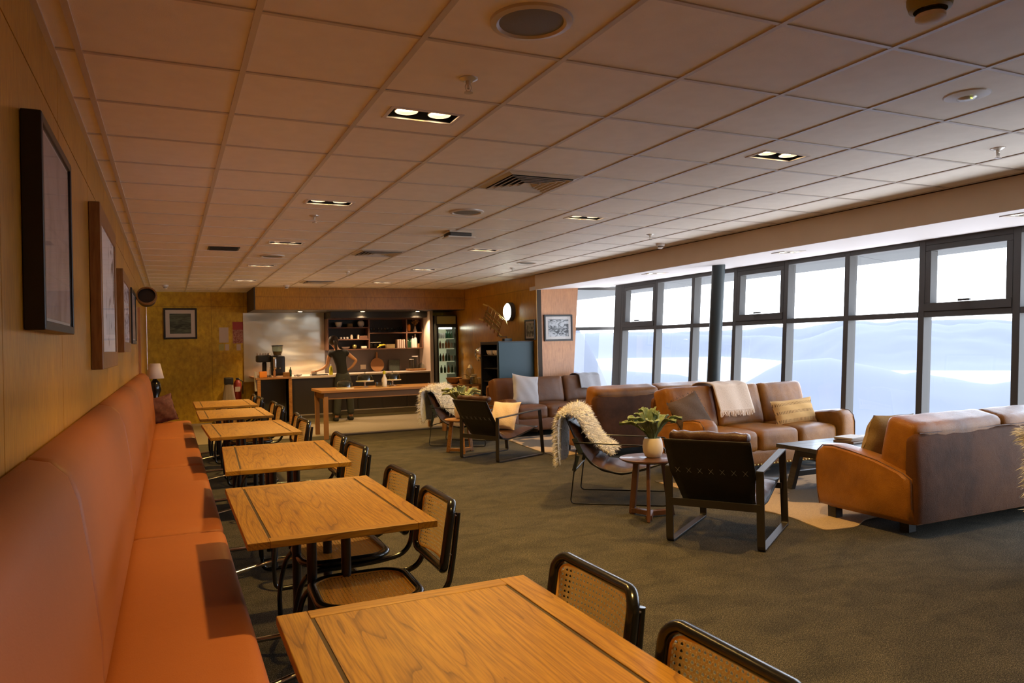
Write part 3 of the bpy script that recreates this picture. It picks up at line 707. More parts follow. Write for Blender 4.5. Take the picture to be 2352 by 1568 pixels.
# ================= dining tables =================
TT={}
def dining_table(x,y,rz,label):
    if 'top' not in TT:
        W,D=.375,.615; bw=.082
        f=M(); g=.0
        TT['long']=[M().box(-W,-W+bw,-D,D,.722,.75),M().box(W-bw,W,-D,D,.722,.75)]
        TT['cross']=[M().box(-W+bw,W-bw,-D,-D+.058,.722,.75),M().box(-W+bw,W-bw,D-.058,D,.722,.75)]
        p=M(); p.box(-W+bw+.011,W-bw-.011,-D+.061,D-.061,.724,.7485); TT['panel']=p
        u=M(); u.box(-W+.01,W-.01,-D+.01,D-.01,.720,.7462); TT['groove']=u
        TT['top']=1
    r=empty('dining_table',(x,y,0),rz,label,'table','oak dining tables along the banquette')
    if 'o' in TT: 
        for o in TT['o']:
            c=o.copy(); C.objects.link(c); c.parent=r
            for ch in o.children:
                d=ch.copy(); C.objects.link(d); d.parent=c
        return r
    a=TT['panel'].build('tabletop',mt['oak_top'],r,smooth=0)
    [k.build('long_edging',mt['oak_top'],a,smooth=0,bevel=.003) for k in TT['long']]
    [k.build('end_edging',mt['oak_cross'],a,smooth=0,bevel=.003) for k in TT['cross']]
    TT['groove'].build('groove',mt['dark_groove'],a,smooth=0)
    out=[a]
    for s in(-1,1):
        m=M()
        for q in(-1,1): m.tube([(q*.075,s*.22,.03),(q*.075,s*.22,.71)],.022,14)
        m.box(-.22,.22,s*.22-.04,s*.22+.04,.708,.72)
        pd=m.build('pedestal',mt['black_metal'],r,smooth=40)
        m=M(); m.tube([(-.36,s*.30,.045),(-.10,s*.225,.075),(.10,s*.225,.075),(.36,s*.30,.045)],.014,10); m.build('foot',mt['chrome'],pd,smooth=60)
        m=M()
        for q in(-1,1): m.lathe([(0,0),(.022,0),(.022,.012),(.006,.016),(.006,.045)],(q*.35,s*.297,0),12)
        m.build('leveller',mt['chrome'],pd,smooth=40)
        out.append(pd)
    TT['o']=out
    return r
TAB=[(.625,1.50,0,'nearest oak dining table, cropped by the bottom edge of the picture'),(.625,3.555,R(0),'second oak dining table from the camera'),(.69,5.34,R(-2.5),'third oak dining table from the camera'),
 (.655,7.26,R(1.2),'fourth oak dining table from the camera'),(.65,9.10,0,'fifth oak dining table, second from the far end of the banquette'),(.66,10.82,0,'farthest oak dining table by the yellow wall')]
for t_ in TAB: dining_table(*t_)

# ================= cane cantilever chairs =================
CH={}
def cesca(x,y,rz,label):
    if CH:
        o=dup(CH['o'],(x,y,0),rz,label); return o
    r=empty('cane_chair',(x,y,0),rz,label,'chair','black cantilever cane chairs at the dining tables')
    CH['o']=r
    # local: sitter faces +Y, back at y~0
    pts=[]
    half=[(-.195,-.070,.775),(-.200,-.045,.60),(-.205,-.015,.445),(-.225,.16,.428),(-.225,.50,.428),(-.225,.555,.24),(-.225,.545,.014),(-.225,.02,.014)]
    full=half+[(-p[0],p[1],p[2]) for p in reversed(half)]
    rad=[0,.2,.10,.12,.075,.2,.05,.09, .09,.05,.2,.075,.12,.10,.2,0]
    m=M(); m.tube(rpath(full,rad,6),.0125,12); m.build('tube_frame',mt['black_lacquer'],r,smooth=60)
    # seat ring and cane
    def rr(w,h,rad_,n=8,cx=0,cy=0):
        o=[]
        for (sx_,sy_,a0) in((1,1,0),(-1,1,90),(-1,-1,180),(1,-1,270)):
            for k in range(n+1):
                a=R(a0+90*k/n); o.append((cx+sx_*(w-rad_)+rad_*math.cos(a),cy+sy_*(h-rad_)+rad_*math.sin(a)))
        return o
    m=M(); m.tube([(a*(1.0 if b<.2 else 1.0),b,.452) for a,b in rr(.213,.205,.11,8,0,.285)],.017,10,closed=True,rb=.022); m.build('seat_frame',mt['black_lacquer'],r,smooth=60)
    def inside(u,v,w,h,ra):
        du=max(0,abs(u)-(w-ra)); dv=max(0,abs(v)-(h-ra)); return abs(u)<w and abs(v)<h and math.hypot(du,dv)<=ra
    def cane(surf,w,h,ra,sp=.0158,wd=.0034,step=.02):
        m=M()
        def strip(p0,d,L,off):
            run=[]; n=int(L/step)+1
            def flush():
                if len(run)>1:
                    px=-d[1]*wd/2; py=d[0]*wd/2
                    vs=[];fs=[]
                    for (u,v) in run:
                        a=surf(u+px,v+py,off); b=surf(u-px,v-py,off); vs+=[a,b]
                    for k in range(len(run)-1): fs.append((2*k,2*k+1,2*k+3,2*k+2))
                    m.add(vs,fs)
                run.clear()
            for k in range(n*3+1):
                t=k*step/3
                if t>L:break
                u=p0[0]+d[0]*t; v=p0[1]+d[1]*t
                if inside(u,v,w,h,ra):
                    if k%3==0 or not run: run.append((u,v))
                    last=(u,v)
                else:
                    if run and run[-1]!=last: run.append(last)
                    flush()
            if run: flush()
        nx=int(w/sp); ny=int(h/sp)
        for k in range(-nx,nx+1):
            for e_ in(-.0022,.0022): strip((k*sp+e_,-h),(0,1),2*h,.0006)
        for k in range(-ny,ny+1):
            for e_ in(-.0022,.0022): strip((-w,k*sp+e_),(1,0),2*w,-.0004)
        q=2**-.5; nd=int((w+h)/sp)
        for k in range(-nd,nd+1):
            c=(k+.5)*sp
            strip((-w,-w-c+0),(q,q),4*w,.0014) ; strip((-w,w+c),(q,-q),4*w,-.0012)
        # rattan spline around the edge
        return m
    def seat_s(u,v,o): return (u,v+.285,.458+o-.010*(1-(u/.2)**2)*(1-(v/.19)**2))
    m=cane(seat_s,.198,.190,.095); m.keep=1
    m.tube([seat_s(a,b,.002) for a,b in rr(.194,.186,.092,8)],.0035,6,closed=True); m.build('seat_cane',mt['cane'],r,smooth=0)
    def back_s(u,v,o): # u across, v up from the middle
        y=-.055-.16*v+ .045*((u/.23)**2)+o; return (u,y,.678+v)
    m=M(); m.tube([back_s(a,b,0) for a,b in rr(.213,.138,.045,6)],.016,10,closed=True,rb=.019); m.build('back_frame',mt['black_lacquer'],r,smooth=60)
    # subdivide long sides: use more points on the curved rails
    m=cane(back_s,.196,.121,.034); m.keep=1
    ring=[]; p=rr(.193,.118,.032,5)
    for i in range(len(p)):
        a=Vector(p[i]);b=Vector(p[(i+1)%len(p)]); k=max(1,int((b-a).length/.03))
        for j in range(k): ring.append(tuple(a.lerp(b,j/k)))
    m.tube([back_s(a,b,.003) for a,b in ring],.0035,6,closed=True); m.build('back_cane',mt['cane'],r,smooth=0)
    m=M()
    for s in(-1,1):
        for v in(-.07,.09): m.lathe([(0,-.004),(.007,-.002),(.007,.002),(0,.004)],back_s(s*.205,v,-.022),8)
    m.build('screw',mt['chrome'],r,smooth=40)
    return r
CHP=[(1.05,1.84,'cane chair at the nearest table, the one farther from the camera'),(1.01,1.225,'cane chair at the bottom edge of the picture, nearest of all'),
 (1.02,3.12,'cane chair at the second table, near one with its full seat in view'),(1.05,3.80,'cane chair at the second table, far one half behind the tabletop'),
 (1.09,4.97,'cane chair at the third table, near one with the leaning back'),(1.10,5.60,'cane chair at the third table, far brightly lit one'),
 (1.06,6.93,'cane chair at the fourth table, near one with its back seen edge-on'),(1.09,7.55,'cane chair at the fourth table, far one'),
 (1.09,8.78,'cane chair at the fifth table, near one'),(1.10,9.45,'cane chair at the fifth table, far dimmer one'),
 (1.05,10.52,'cane chair at the farthest table, near one'),(1.03,11.12,'cane chair at the farthest table, far one by the servery')]
for k,(x,y,lb) in enumerate(CHP): cesca(x,y,R(90)+R([0,0,-2,1,3,-2,2,-3,1,0,2,-1][k]),lb)

# ================= leather sofas =================
def sofa(name,x,y,rz,W,n,label,lm='tan_leather',D=.92,arm=.60,back=.84,bottom=.09,studs=False,seat=.46):
    """local: sitters face -Y, back at +Y; origin at floor centre"""
    r=empty(name,(x,y,0),rz,label,'sofa'); L=mt[lm]
    y0=-D/2; y1=D/2; aw=.21; iw=W/2-aw
    m=M(); m.rbox((0,.02,(bottom+.30)/2+.0),(W/2-.03,D/2-.045,(.30-bottom)/2),.03,8); base=m.build('base',L,r,smooth=60)
    if studs:
        m=M(); k=int((W-.1)/.045)
        for i in range(k+1):
            m.lathe([(0,-.006),(.008,-.003),(.009,.002)],(0,0,0),8) if False else None
            xx=-W/2+.05+i*.045; m.rbox((xx,y0+.022,bottom+.03),(.009,.006,.009),.006,3)
        m.build('studs',mt['brass'],base,smooth=60)
    # arms: side profile, higher and rounded at the front, sloping down to the back
    for s in(-1,1):
        prof=[(y0+.015,bottom+.01),(y0-.005,bottom+.12),(y0-.012,arm-.13),(y0+.005,arm-.05),(y0+.06,arm),(y0+.16,arm+.008),(y0+.34,arm-.015),(y0+.58,arm-.06),(y1-.10,arm-.13),(y1-.04,arm-.17),(y1-.035,bottom+.01)]
        m=M(); rows=[]
        xs=[(0,.035),(.02,.012),(.06,0),(aw-.06,0),(aw-.02,.012),(aw,.035)]
        cy=sum(p[0] for p in prof)/len(prof); cz=sum(p[1] for p in prof)/len(prof); vs=[];fs=[]
        # densify
        P=[]
        for i in range(len(prof)):
            a=prof[i];b=prof[(i+1)%len(prof)]
            for k in range(3): P.append((a[0]+(b[0]-a[0])*k/3,a[1]+(b[1]-a[1])*k/3))
        nn=len(P)
        for (dx,ins) in xs:
            xx=s*(W/2-dx)
            for (a,b) in P:
                q=(1-ins/.45); vs.append((xx+ s*.012*math.sin(PI*max(0,min(1,(b-bottom)/(arm-bottom))))*(1 if dx<.05 else 0),cy+(a-cy)*q,cz+(b-cz)*(1-ins/.27)))
        for i in range(len(xs)-1):
            for k in range(nn): fs.append((i*nn+k,i*nn+(k+1)%nn,(i+1)*nn+(k+1)%nn,(i+1)*nn+k))
        fs.append(tuple(range(nn))); fs.append(tuple(range((len(xs)-1)*nn,len(xs)*nn)))
        m.add(vs,fs); A=m.build('arm',L,r,smooth=50)
        # piping along the outer edge
        m=M(); pts=[(s*(W/2-.014),cy+(a-cy)*(1-.012/.45)*1.012,cz+(b-cz)*(1-.012/.27)*1.015) for a,b in P[:-3]]
        m.tube(pts,.0045,6); m.build('piping',mt['shade_piping_leather'],A,smooth=60)
    cw=2*iw/n
    for i in range(n):
        cx=-iw+cw*(i+.5)
        m=M(); m.rbox((cx,-.07,(seat+.27)/2+.012),(cw/2-.003,D/2-.115,(seat-.27)/2+.012),.06,12,crown=.025,axis=2); m.build('seat_cushion',L,r,smooth=60)
    # outer back shell, leaning, with gathered top rolls
    bw=W/2-.035
    prof=[(y1-.01,bottom+.02),(y1+.0,.35),(y1-.012,.58),(y1-.020,back-.12),(y1-.035,back-.085),(y1-.06,back-.08),(y1-.09,back-.10),(y1-.10,.50),(y1-.10,bottom+.1)]
    m=M(); vs=[];fs=[];nn=len(prof); xs=[(-bw,.05),(-bw+.012,.02),(-bw+.05,0)]+[(-bw+.05+(2*bw-.1)*k/16,0) for k in range(1,16)]+[(bw-.05,0),(bw-.012,.02),(bw,.05)]
    for xx,ins in xs:
        wr=.002*math.sin(xx*31)+.0015*math.sin(xx*53+1)
        for j,(a,b) in enumerate(prof): vs.append((xx,a-(ins*.5 if j<5 else 0)+(wr if 1<j<4 else 0),b-(ins*.9 if b>.5 else 0)))
    for i in range(len(xs)-1):
        for k in range(nn): fs.append((i*nn+k,i*nn+(k+1)%nn,(i+1)*nn+(k+1)%nn,(i+1)*nn+k))
    fs.append(tuple(range(nn))); fs.append(tuple(range((len(xs)-1)*nn,len(xs)*nn)))
    m.add(vs,fs); bk=m.build('back_shell',mt['shaded_tan_leather'] if lm=='tan_leather' else L,r,smooth=55)
    m=M(); m.tube([(xx,y1-.030,back-.078) for xx in np.linspace(-bw+.06,bw-.06,12)],.0045,6); m.build('piping',mt['shade_piping_leather'],bk,smooth=60)
    for i in range(n):
        cw2=2*(iw+.15)/n; cx=-(iw+.15)+cw2*(i+.5)
        # back cushion: leaning superellipsoid with a forward roll over the top
        m=M(); m.rbox((0,0,0),(cw2/2-.003,.125,(back-seat)/2+.02),.055,14,crown=.03,axis=1)
        lean=Matrix.Translation((cx,y1-.198,(back+seat)/2+.0))@Matrix.Rotation(R(-13),4,'X')
        o=[]
        for v in m.v:
            q=lean@Vector(v); t=(q.z-seat)/(back-seat)
            q.y+=.003*math.sin(q.x*37+q.z*9); q.z+=.002*math.sin(q.x*23)
            o.append((q.x,q.y,q.z))
        m.v=o; c_=m.build('back_cushion',L,r,smooth=60)
    for sx_ in(-1,1):
        for sy_ in(-1,1):
            ly=sy_*(D/2-(.10 if sy_<0 else .22)); lx=sx_*(W/2-(.10 if sy_<0 else .20)); m=M(); m.box(lx-.04,lx+.04,ly-.04,ly+.04,0,bottom+.015); m.build('leg',mt['dark_wood'],r,smooth=0,bevel=.004)
    return r
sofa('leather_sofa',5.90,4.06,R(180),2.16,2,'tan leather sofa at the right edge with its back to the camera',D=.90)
sofa('leather_sofa',5.92,6.45,0,2.14,3,'tan leather three-seat sofa facing the camera by the glazing, with nail studs',D=.98,arm=.645,back=.92,seat=.47,bottom=.12,studs=True)
sofa('leather_sofa',5.86,8.52,R(180),2.10,2,'tan leather sofa seen from its shaded back, behind the studded one','tan_leather',D=.98,back=.87)
sofa('leather_sofa',5.72,10.86,0,2.06,3,'leather sofa browned by shade against the picture pier in the far corner','shade_piping_leather',D=.94,arm=.60,back=.88)

# ---------------- cushions and throws ----------------
def cushion(name,loc,rot,w,h,t,mat,label,fr=0,sag=.0):
    m=M()
    def f(u,v,s):
        a=2*u-1;b=2*v-1
        k=max(0,(1-a*a)*(1-b*b))**.42
        pin=1-.07*(1-abs(a)**2)*abs(b)**3 ; pin2=1-.07*(1-abs(b)**2)*abs(a)**3
        return (a*w/2*pin2+.004*math.sin(b*9+s),s*t/2*k+.004*math.sin(a*7+b*5),b*h/2*pin)
    m.grid(lambda u,v:f(u,v,1),18,18); m.grid(lambda u,v:f(u,v,-1),18,18)
    if fr:
        rng=random.Random(3)
        for i in range(150):
            s=rng.choice((-1,1)); a=rng.uniform(-1,1)
            if rng.random()<.5: p=Vector((a*w/2,0,s*h/2*.97)); d=Vector((0,0,s))
            else: p=Vector((s*w/2*.97,0,a*h/2)); d=Vector((s,0,0))
            q=p+d*.018+Vector((rng.uniform(-.006,.006),rng.uniform(-.006,.006),rng.uniform(-.006,.006)))
            m.bar(p,q,.0025,.0025)
    o=m.build(name,mt[mat],smooth=70); o.location=loc; o.rotation_euler=[R(a) for a in rot]
    return tag(o,label,'cushion')
cushion('cushion',(5.02,6.36,.66),(-24,-14,10),.46,.46,.14,'brown_cushion','dark brown fringed cushion leaning on the studded sofa',fr=1)
cushion('lumbar_cushion',(6.48,6.36,.625),(-18,-3,-2),.60,.30,.15,'stitched_cushion','long mustard cushion with rows of dark stitches on the studded sofa')
cushion('cushion',(5.27,4.20,.655),(20,2,3),.50,.40,.16,'tan_cushion','plain olive-tan cushion on the nearest sofa at the right edge')
cushion('cushion',(5.19,10.74,.72),(-16,9,6),.50,.50,.15,'grey_cushion','large pale grey cushion at the left end of the far brown sofa')
def throw(label,x,yf,yb,zt,w,front,backlen,mat,seatlean=.30,rz=0,fr=True,top_r=.11,skew=0):
    """cloth folded over a sofa back; yf front side, yb rear side"""
    m=M(); path=[]
    n=12
    for k in range(n+1): t=k/n; path.append((yf-seatlean*front*(1-t),zt-top_r*.3-front*(1-t)))
    for k in range(1,8): a=PI*k/8; path.append(((yf+yb)/2-math.cos(a)*(yb-yf)/2,zt-top_r*.3+math.sin(a)*.042))
    for k in range(0,8): path.append((yb+.004,zt-top_r*.3-backlen*k/7))
    N_=len(path)
    def f(u,v):
        i=v*(N_-1); a=int(min(i,N_-2)); q=i-a; py=path[a][0]*(1-q)+path[a+1][0]*q; pz=path[a][1]*(1-q)+path[a+1][1]*q
        fold=.005*math.sin(u*11+v*2)
        return ((u-.5)*w+skew*(1-v),py+fold-.004,pz+.004*math.sin(u*15))
    m.grid(f,22,N_*2)
    if fr:
        rng=random.Random(5)
        for i in range(70):
            p=Vector(f(i/69,0)); q=p+Vector((rng.uniform(-.012,.012),rng.uniform(-.018,.0),-rng.uniform(.035,.065)))
            m.bar(p,q,.0045,.0045)
    o=m.build('throw',mt[mat],smooth=80,solid=.008); o.location=(x,0,0); o.rotation_euler=(0,0,0)
    return tag(o,label,'throw blanket')
throw('cream fringed throw hanging over the middle of the studded sofa',5.72,6.58,6.93,.975,.48,.27,.25,'cream_throw',skew=.05)
throw('grey throw folded over the right end of the far brown sofa',6.52,10.98,11.31,.93,.40,.20,.2,'grey_throw',fr=False)

# ================= leather sling armchairs =================
def sling_chair(x,y,rz,label,pillow=None):
    """local: sitter faces +Y, rear posts at y=0"""
    r=empty('sling_armchair',(x,y,0),rz,label,'armchair')
    w=.325; D=.86
    for s in(-1,1):
        m=M()
        P=[(0,0,.565),(0,.0,.0),(0,D,.0),(0,D-.03,.60)]
        # flat bar loop: rear post, floor runner, front post, sloping arm
        def flat(a,b): m.bar((s*w,a[0],a[1]),(s*w,b[0],b[1]),.055,.012) 
        loop=rpath([(s*w,0,.55),(s*w,-.01,.008),(s*w,D,.008),(s*w,D-.05,.60),(s*w,-.005,.55)],[0,.03,.03,.015,0],5)
        n=len(loop); vs=[];fs=[]
        cy=D/2; cz=.3
        for i,p in enumerate(loop):
            d=(loop[min(i+1,n-1)]-loop[max(i-1,0)]).normalized(); nn=Vector((0,-d.z,d.y))*.0065
            for a in(-.027,.027):
                for b in(-1,1): vs.append((p.x+a,p.y+nn.y*b,p.z+nn.z*b))
        for i in range(n-1):
            a=i*4;b=a+4; fs+=[(a,a+1,b+1,b),(a+3,a+2,b+2,b+3),(a+1,a+3,b+3,b+1),(a+2,a,b,b+2)]
        fs+=[(0,2,3,1),((n-1)*4,(n-1)*4+1,(n-1)*4+3,(n-1)*4+2)]
        m.add(vs,fs); m.build('side_frame',mt['chair_metal'],r,smooth=0,bevel=.002,seg=1)
    m=M(); m.box(-w,w,-.012,.0,.27,.325); m.build('rear_rail',mt['chair_metal'],r,smooth=0,bevel=.002)
    m=M(); m.box(-w,w,D-.10,D-.088,.30,.345); m.build('front_rail',mt['chair_metal'],r,smooth=0,bevel=.002)
    sl=[(-.17,.775),(-.10,.65),(-.03,.53),(.04,.42),(.10,.33),(.16,.275),(.24,.255),(.40,.28),(.60,.325),(.80,.375)]
    def f(u,v):
        i=v*(len(sl)-1);a=int(min(i,len(sl)-2));q=i-a; yy=sl[a][0]*(1-q)+sl[a+1][0]*q; zz=sl[a][1]*(1-q)+sl[a+1][1]*q
        ww=.305 if v<.25 else .30-.035*math.sin(PI*min(1,(v-.25)/.5))
        return ((2*u-1)*ww,yy,zz)
    m=M(); m.grid(f,10,36); sg=m.build('sling',mt['black_leather'],r,smooth=70,solid=.008)
    m=M()
    for k in range(7):
        xx=-.24+k*.08
        for s in(-1,1): m.bar((xx-.016*s,-.055-.012,.560),(xx+.016*s,-.035-.010,.522),.0014,.0014)
    m.build('lacing',mt['grey_can'],sg,smooth=0)
    m=M()
    # tufted pad following the sling
    def g(u,v,side):
        x_,yy,zz=f(u,.02+v*.93); nx=0
        t=v*9; tuft=abs(math.sin(PI*t))**.5*.022*(1 if side>0 else 0)+ .03
        edge=(1-abs(2*u-1)**6)
        a=f(u,max(0,v*.93-.02)); b=f(u,min(1,v*.93+.06)); d=Vector((0,b[1]-a[1],b[2]-a[2])).normalized(); n_=Vector((0,-d.z,d.y))
        if n_.z<0 and n_.y<0: n_=-n_
        off=(.012+side*(tuft+.018)*edge*min(1,6*v+.3)*min(1,6*(1-v)+.3))
        px=x_*.96+.004*math.sin(v*60)*abs(2*u-1)
        return (px,yy+abs(n_.y)*off+ (0),zz+abs(n_.z)*off+(.045 if v<.02 else 0)*0)
    m.grid(lambda u,v:g(u,v,1),14,60); m.grid(lambda u,v:g(u,v,0),14,60); m.build('tufted_pad',mt['dark_cushion_leather'],r,smooth=70)
    m=M(); m.rbox((0,-.085,.785),(.285,.05,.042),.04,12)
    m.v=[(a+.0,b+.006*math.sin(a*90),c+.006*math.sin(a*70+1)) for a,b,c in m.v]
    m.build('head_roll',mt['dark_cushion_leather'],r,smooth=70)
    return r
fa=math.atan2(.57,.82)
sling_chair(3.505,4.21,fa-R(90),'black leather sling armchair with laced back, nearest in the middle of the lounge')
sling_chair(3.555,8.745,math.atan2(.30,.72)-R(90),'black leather sling armchair farther back, left of the far brown sofa')
cushion('cushion',(3.99,8.93,.53),(-30,0,-68+12),.42,.40,.14,'cream_throw','cream cushion in the farther sling armchair')

# ================= rod chairs with sheepskins =================
def rod_chair(x,y,rz,label):
    r=empty('rod_chair',(x,y,0),rz,label,'armchair')
    w=.33; D=.86
    for s in(-1,1):
        m=M(); m.tube(rpath([(s*w*.98,.05,.50),(s*w,-.015,.006),(s*w,D,.006),(s*w*.98,D-.02,.53),(s*w*.98,.03,.56)],[0,.045,.045,.04,0],6),.0065,8); m.build('side_loop',mt['black_metal'],r,smooth=60)
        m=M(); m.tube(rpath([(s*.29,-.04,.77),(s*.30,.06,.53),(s*.30,.20,.34),(s*.30,.45,.27),(s*.30,D-.02,.38)],.1,6),.008,8); m.build('sling_rail',mt['black_metal'],r,smooth=60)
        m=M(); m.bar((s*.315,.06,.44),(s*.315,.02,.30),.008,.035); m.bar((s*.315,.03,.60),(s*.315,.09,.46),.008,.05); m.build('bracket',mt['dark_metal'],r,smooth=0,bevel=.002)
    m=M(); m.tube([(-w,.03,.30),(w,.03,.30)],.0065,8); m.build('cross_rod',mt['black_metal'],r,smooth=60)
    m=M(); m.tube([(-.29,-.04,.77),(.29,-.04,.77)],.008,8); m.build('top_rod',mt['black_metal'],r,smooth=60)
    sl=[(-.04,.77),(-.01,.68),(.03,.59),(.09,.47),(.17,.365),(.28,.30),(.45,.265),(.65,.31),(.84,.38)]
    def f(u,v):
        i=v*(len(sl)-1);a=int(min(i,len(sl)-2));q=i-a
        return ((2*u-1)*.285,sl[a][0]*(1-q)+sl[a+1][0]*q,sl[a][1]*(1-q)+sl[a+1][1]*q-.02*math.sin(PI*u))
    m=M(); m.grid(f,10,32); m.build('sling',mt['black_leather'],r,smooth=70,solid=.008)
    m=M()
    def g(u,v,side):
        p=f(u,.03+v*.9); q=f(u,min(1,.06+v*.9)); d=Vector((0,q[1]-p[1],q[2]-p[2])).normalized(); n_=Vector((0,abs(d.z),abs(d.y)))
        off=.014+side*(.05+.018*abs(math.sin(PI*v*6))**.5)*(1-abs(2*u-1)**5)*min(1,6*v+.2)*min(1,6*(1-v)+.2)
        return (p[0],p[1]+n_.y*off,p[2]+n_.z*off)
    m.grid(lambda u,v:g(u,v,1),12,50); m.grid(lambda u,v:g(u,v,0),12,50); m.build('padded_cushion',mt['dark_cushion_leather'],r,smooth=70)
    return r
def sheepskin(x,y,rz,label,seed=1,nf=9000,rear=.50,flen=.060,off=-.30):
    """hide draped over the top rod of a rod chair (same local frame)"""
    rng=random.Random(seed)
    path=[(-.115,.86-rear),(-.12,.56),(-.115,.70),(-.095,.79),(-.03,.845),(.05,.81),(.11,.70),(.17,.59),(.25,.50),(.34,.44)]
    path=[p for i,p in enumerate(path) if not(i==1 and rear<.25)]
    def c(v):
        i=v*(len(path)-1);a=int(min(i,len(path)-2));q=i-a; return path[a][0]*(1-q)+path[a+1][0]*q, path[a][1]*(1-q)+path[a+1][1]*q
    def width(v): return .20+.075*math.sin(PI*min(1,v*1.15+.05))+.018*math.sin(v*19)
    def f(u,v):
        yy,zz=c(v); a=2*u-1
        return (a*1.4*width(v)+off*(v-.3)*.6+.01*math.sin(v*9),yy+.012*math.sin(u*8+v*5),zz+.008*math.sin(u*12)- .02*a*a*(1 if v>.4 else .2))
    m=M(); m.grid(f,14,40)
    vs=[];fs=[]
    for i in range(nf):
        u=rng.random();v=rng.random()
        p=Vector(f(u,v)); a=Vector(f(min(1,u+.01),v))-Vector(f(max(0,u-.01),v)); b=Vector(f(u,min(1,v+.01)))-Vector(f(u,max(0,v-.01)))
        n_=a.cross(b); n_.normalize()
        cen=Vector((0,.0,.50)); 
        if n_.dot(p-cen)<0 and v<.5: n_=-n_
        if v>=.5 and n_.z<0: n_=-n_
        edge=max(0,abs(2*u-1)-.7)*3
        d=(n_*(.95)+Vector((math.copysign(edge,2*u-1),0,-.45))+Vector((rng.gauss(0,.45),rng.gauss(0,.45),rng.gauss(0,.35)))); d.normalize()
        L=flen*rng.uniform(.5,1.15); sd=Vector((rng.gauss(0,1),rng.gauss(0,1),rng.gauss(0,1))).cross(d).normalized()*.0042
        mid=p+n_*.004+d*L*.55+n_*L*.12; tip=mid+(d+Vector((0,0,-.5))).normalized()*L*.5
        k=len(vs); vs+=[p-sd,p+sd,mid+sd*.8,mid-sd*.8,tip]; fs+=[(k,k+1,k+2,k+3),(k+3,k+2,k+4)]
    m.keep=1; m.add(vs,fs)
    o=m.build('sheepskin',mt['fur'],smooth=180); o.location=(x,y,0); o.rotation_euler=(0,0,rz)
    return tag(o,label,'sheepskin')
ra=math.atan2(-.62,.79)-R(90)
rod_chair(3.515,6.19,ra,'black rod lounge chair beside the round table, under the nearer sheepskin')
sheepskin(3.515,6.19,ra,'shaggy cream sheepskin over the rod chair beside the round side table',1,15000)
rb=math.atan2(-.66,.75)-R(90)
rod_chair(3.66,10.64,rb,'black rod lounge chair at the far left of the lounge, under the far sheepskin')
sheepskin(3.66,10.64,rb,'cream sheepskin over the far rod chair near the servery table',2,9000,flen=.07)
rc=math.atan2(.05,1)-R(90)
rod_chair(5.10,2.59,rc,'black rod lounge chair just outside the right edge of the picture')
sheepskin(5.10,2.59,rc,'cream sheepskin with long tufts at the right edge of the picture',3,11000,rear=.74,flen=.07,off=.0)

# ================= side tables, coffee table, rugs =================
def side_table(x,y,rz,label,mat='walnut',R_=.25,h=.50):
    r=empty('side_table',(x,y,0),rz,label,'side table')
    m=M(); m.lathe([(0,h-.028),(R_-.03,h-.026),(R_,h-.010),(R_,h-.002),(R_-.004,h),(0,h)],n=48); m.build('table_top',mt[mat],r,smooth=50)
    for k in range(3):
        a=R(90+120*k); m=M(); m.bar((math.cos(a)*.19,math.sin(a)*.19,0),(math.cos(a)*.13,math.sin(a)*.13,h-.026),.055,.028,up=(-math.sin(a),math.cos(a),0)); m.build('leg',mt[mat],r,smooth=0,bevel=.005)
    m=M()
    for k in range(3):
        a=R(90+120*k); m.bar((0,0,.035),(math.cos(a)*.185,math.sin(a)*.185,.035),.05,.04)
    m.build('stretcher',mt[mat],r,smooth=0,bevel=.004)
    return r
side_table(3.63,5.16,R(20),'round walnut three-legged side table under the potted plant, near one')
side_table(3.60,9.52,R(50),'round orange-brown side table in the far seating group','pine_frame',.22,.46)
# potted staghorn-like plant
def plant(x,y,z,label,mat,n,pot=True,s=1,seed=4):
    r=empty('potted_plant',(x,y,z),0,label,'plant'); rng=random.Random(seed)
    m=M(); m.lathe([(0,.0),(.042,0),(.055,.008),(.068,.04),(.072,.075),(.066,.115),(.057,.135),(.050,.135),(.052,.12),(0,.11)],n=36)
    m.v=[(a*s,b*s,c*s) for a,b,c in m.v]; m.build('pot',mt['cream_ceramic'],r,smooth=60)
    m=M(); m.lathe([(0,.11),(.052,.11)],n=20); m.v=[(a*s,b*s,c*s) for a,b,c in m.v]; m.build('soil',mt['dark_wood'],r)
    for k in range(n):
        a=k*2.39996+rng.uniform(-.3,.3); out=rng.uniform(.10,.19) if k>3 else rng.uniform(.02,.07); hh=rng.uniform(.13,.19) if k>3 else rng.uniform(.19,.23); 
        wd=rng.uniform(.026,.036)
        m=M(); dx=Vector((math.cos(a),math.sin(a),0)); sd=Vector((-math.sin(a),math.cos(a),0)); ph=rng.uniform(0,6)
        def f(u,v):
            b=2*u-1
            wv=(.30+.9*math.sin(PI*min(1,v*.62+.04))**1.2+.22*math.sin(v*26+ph)*v)*wd
            if v>.92: wv*=(1.0-v)/.08*.8+.2
            rr_=.012+out*(v**1.25)*1.25; zz=.11+hh*math.sin(min(1.0,v*.93)*PI*.62)- .03*max(0,v-.7)
            cup=.018*b*b*v+.008*math.sin(b*7+v*12)
            q=dx*rr_+sd*b*wv+Vector((0,0,zz+cup)); return (q.x*s,q.y*s,q.z*s)
        m.grid(f,8,20); lf=m.build('leaf',mt[mat],r,smooth=80,solid=.0025)
        m=M()
        for b in(0,1): m.tube([Vector(f(b,.2+.8*k2/14)) for k2 in range(15)],.0016,5)
        m.build('leaf_margin',mt['leaf_edge'],lf,smooth=60)
    return r
plant(3.66,5.15,.50,'grey-green lobed plant in a round cream pot on the near side table','green_leaf',15,s=1.2)
plant(3.64,9.60,.46,'pale silvery plant behind the farther sling armchair','pale_leaf',18,s=1.35,seed=9)
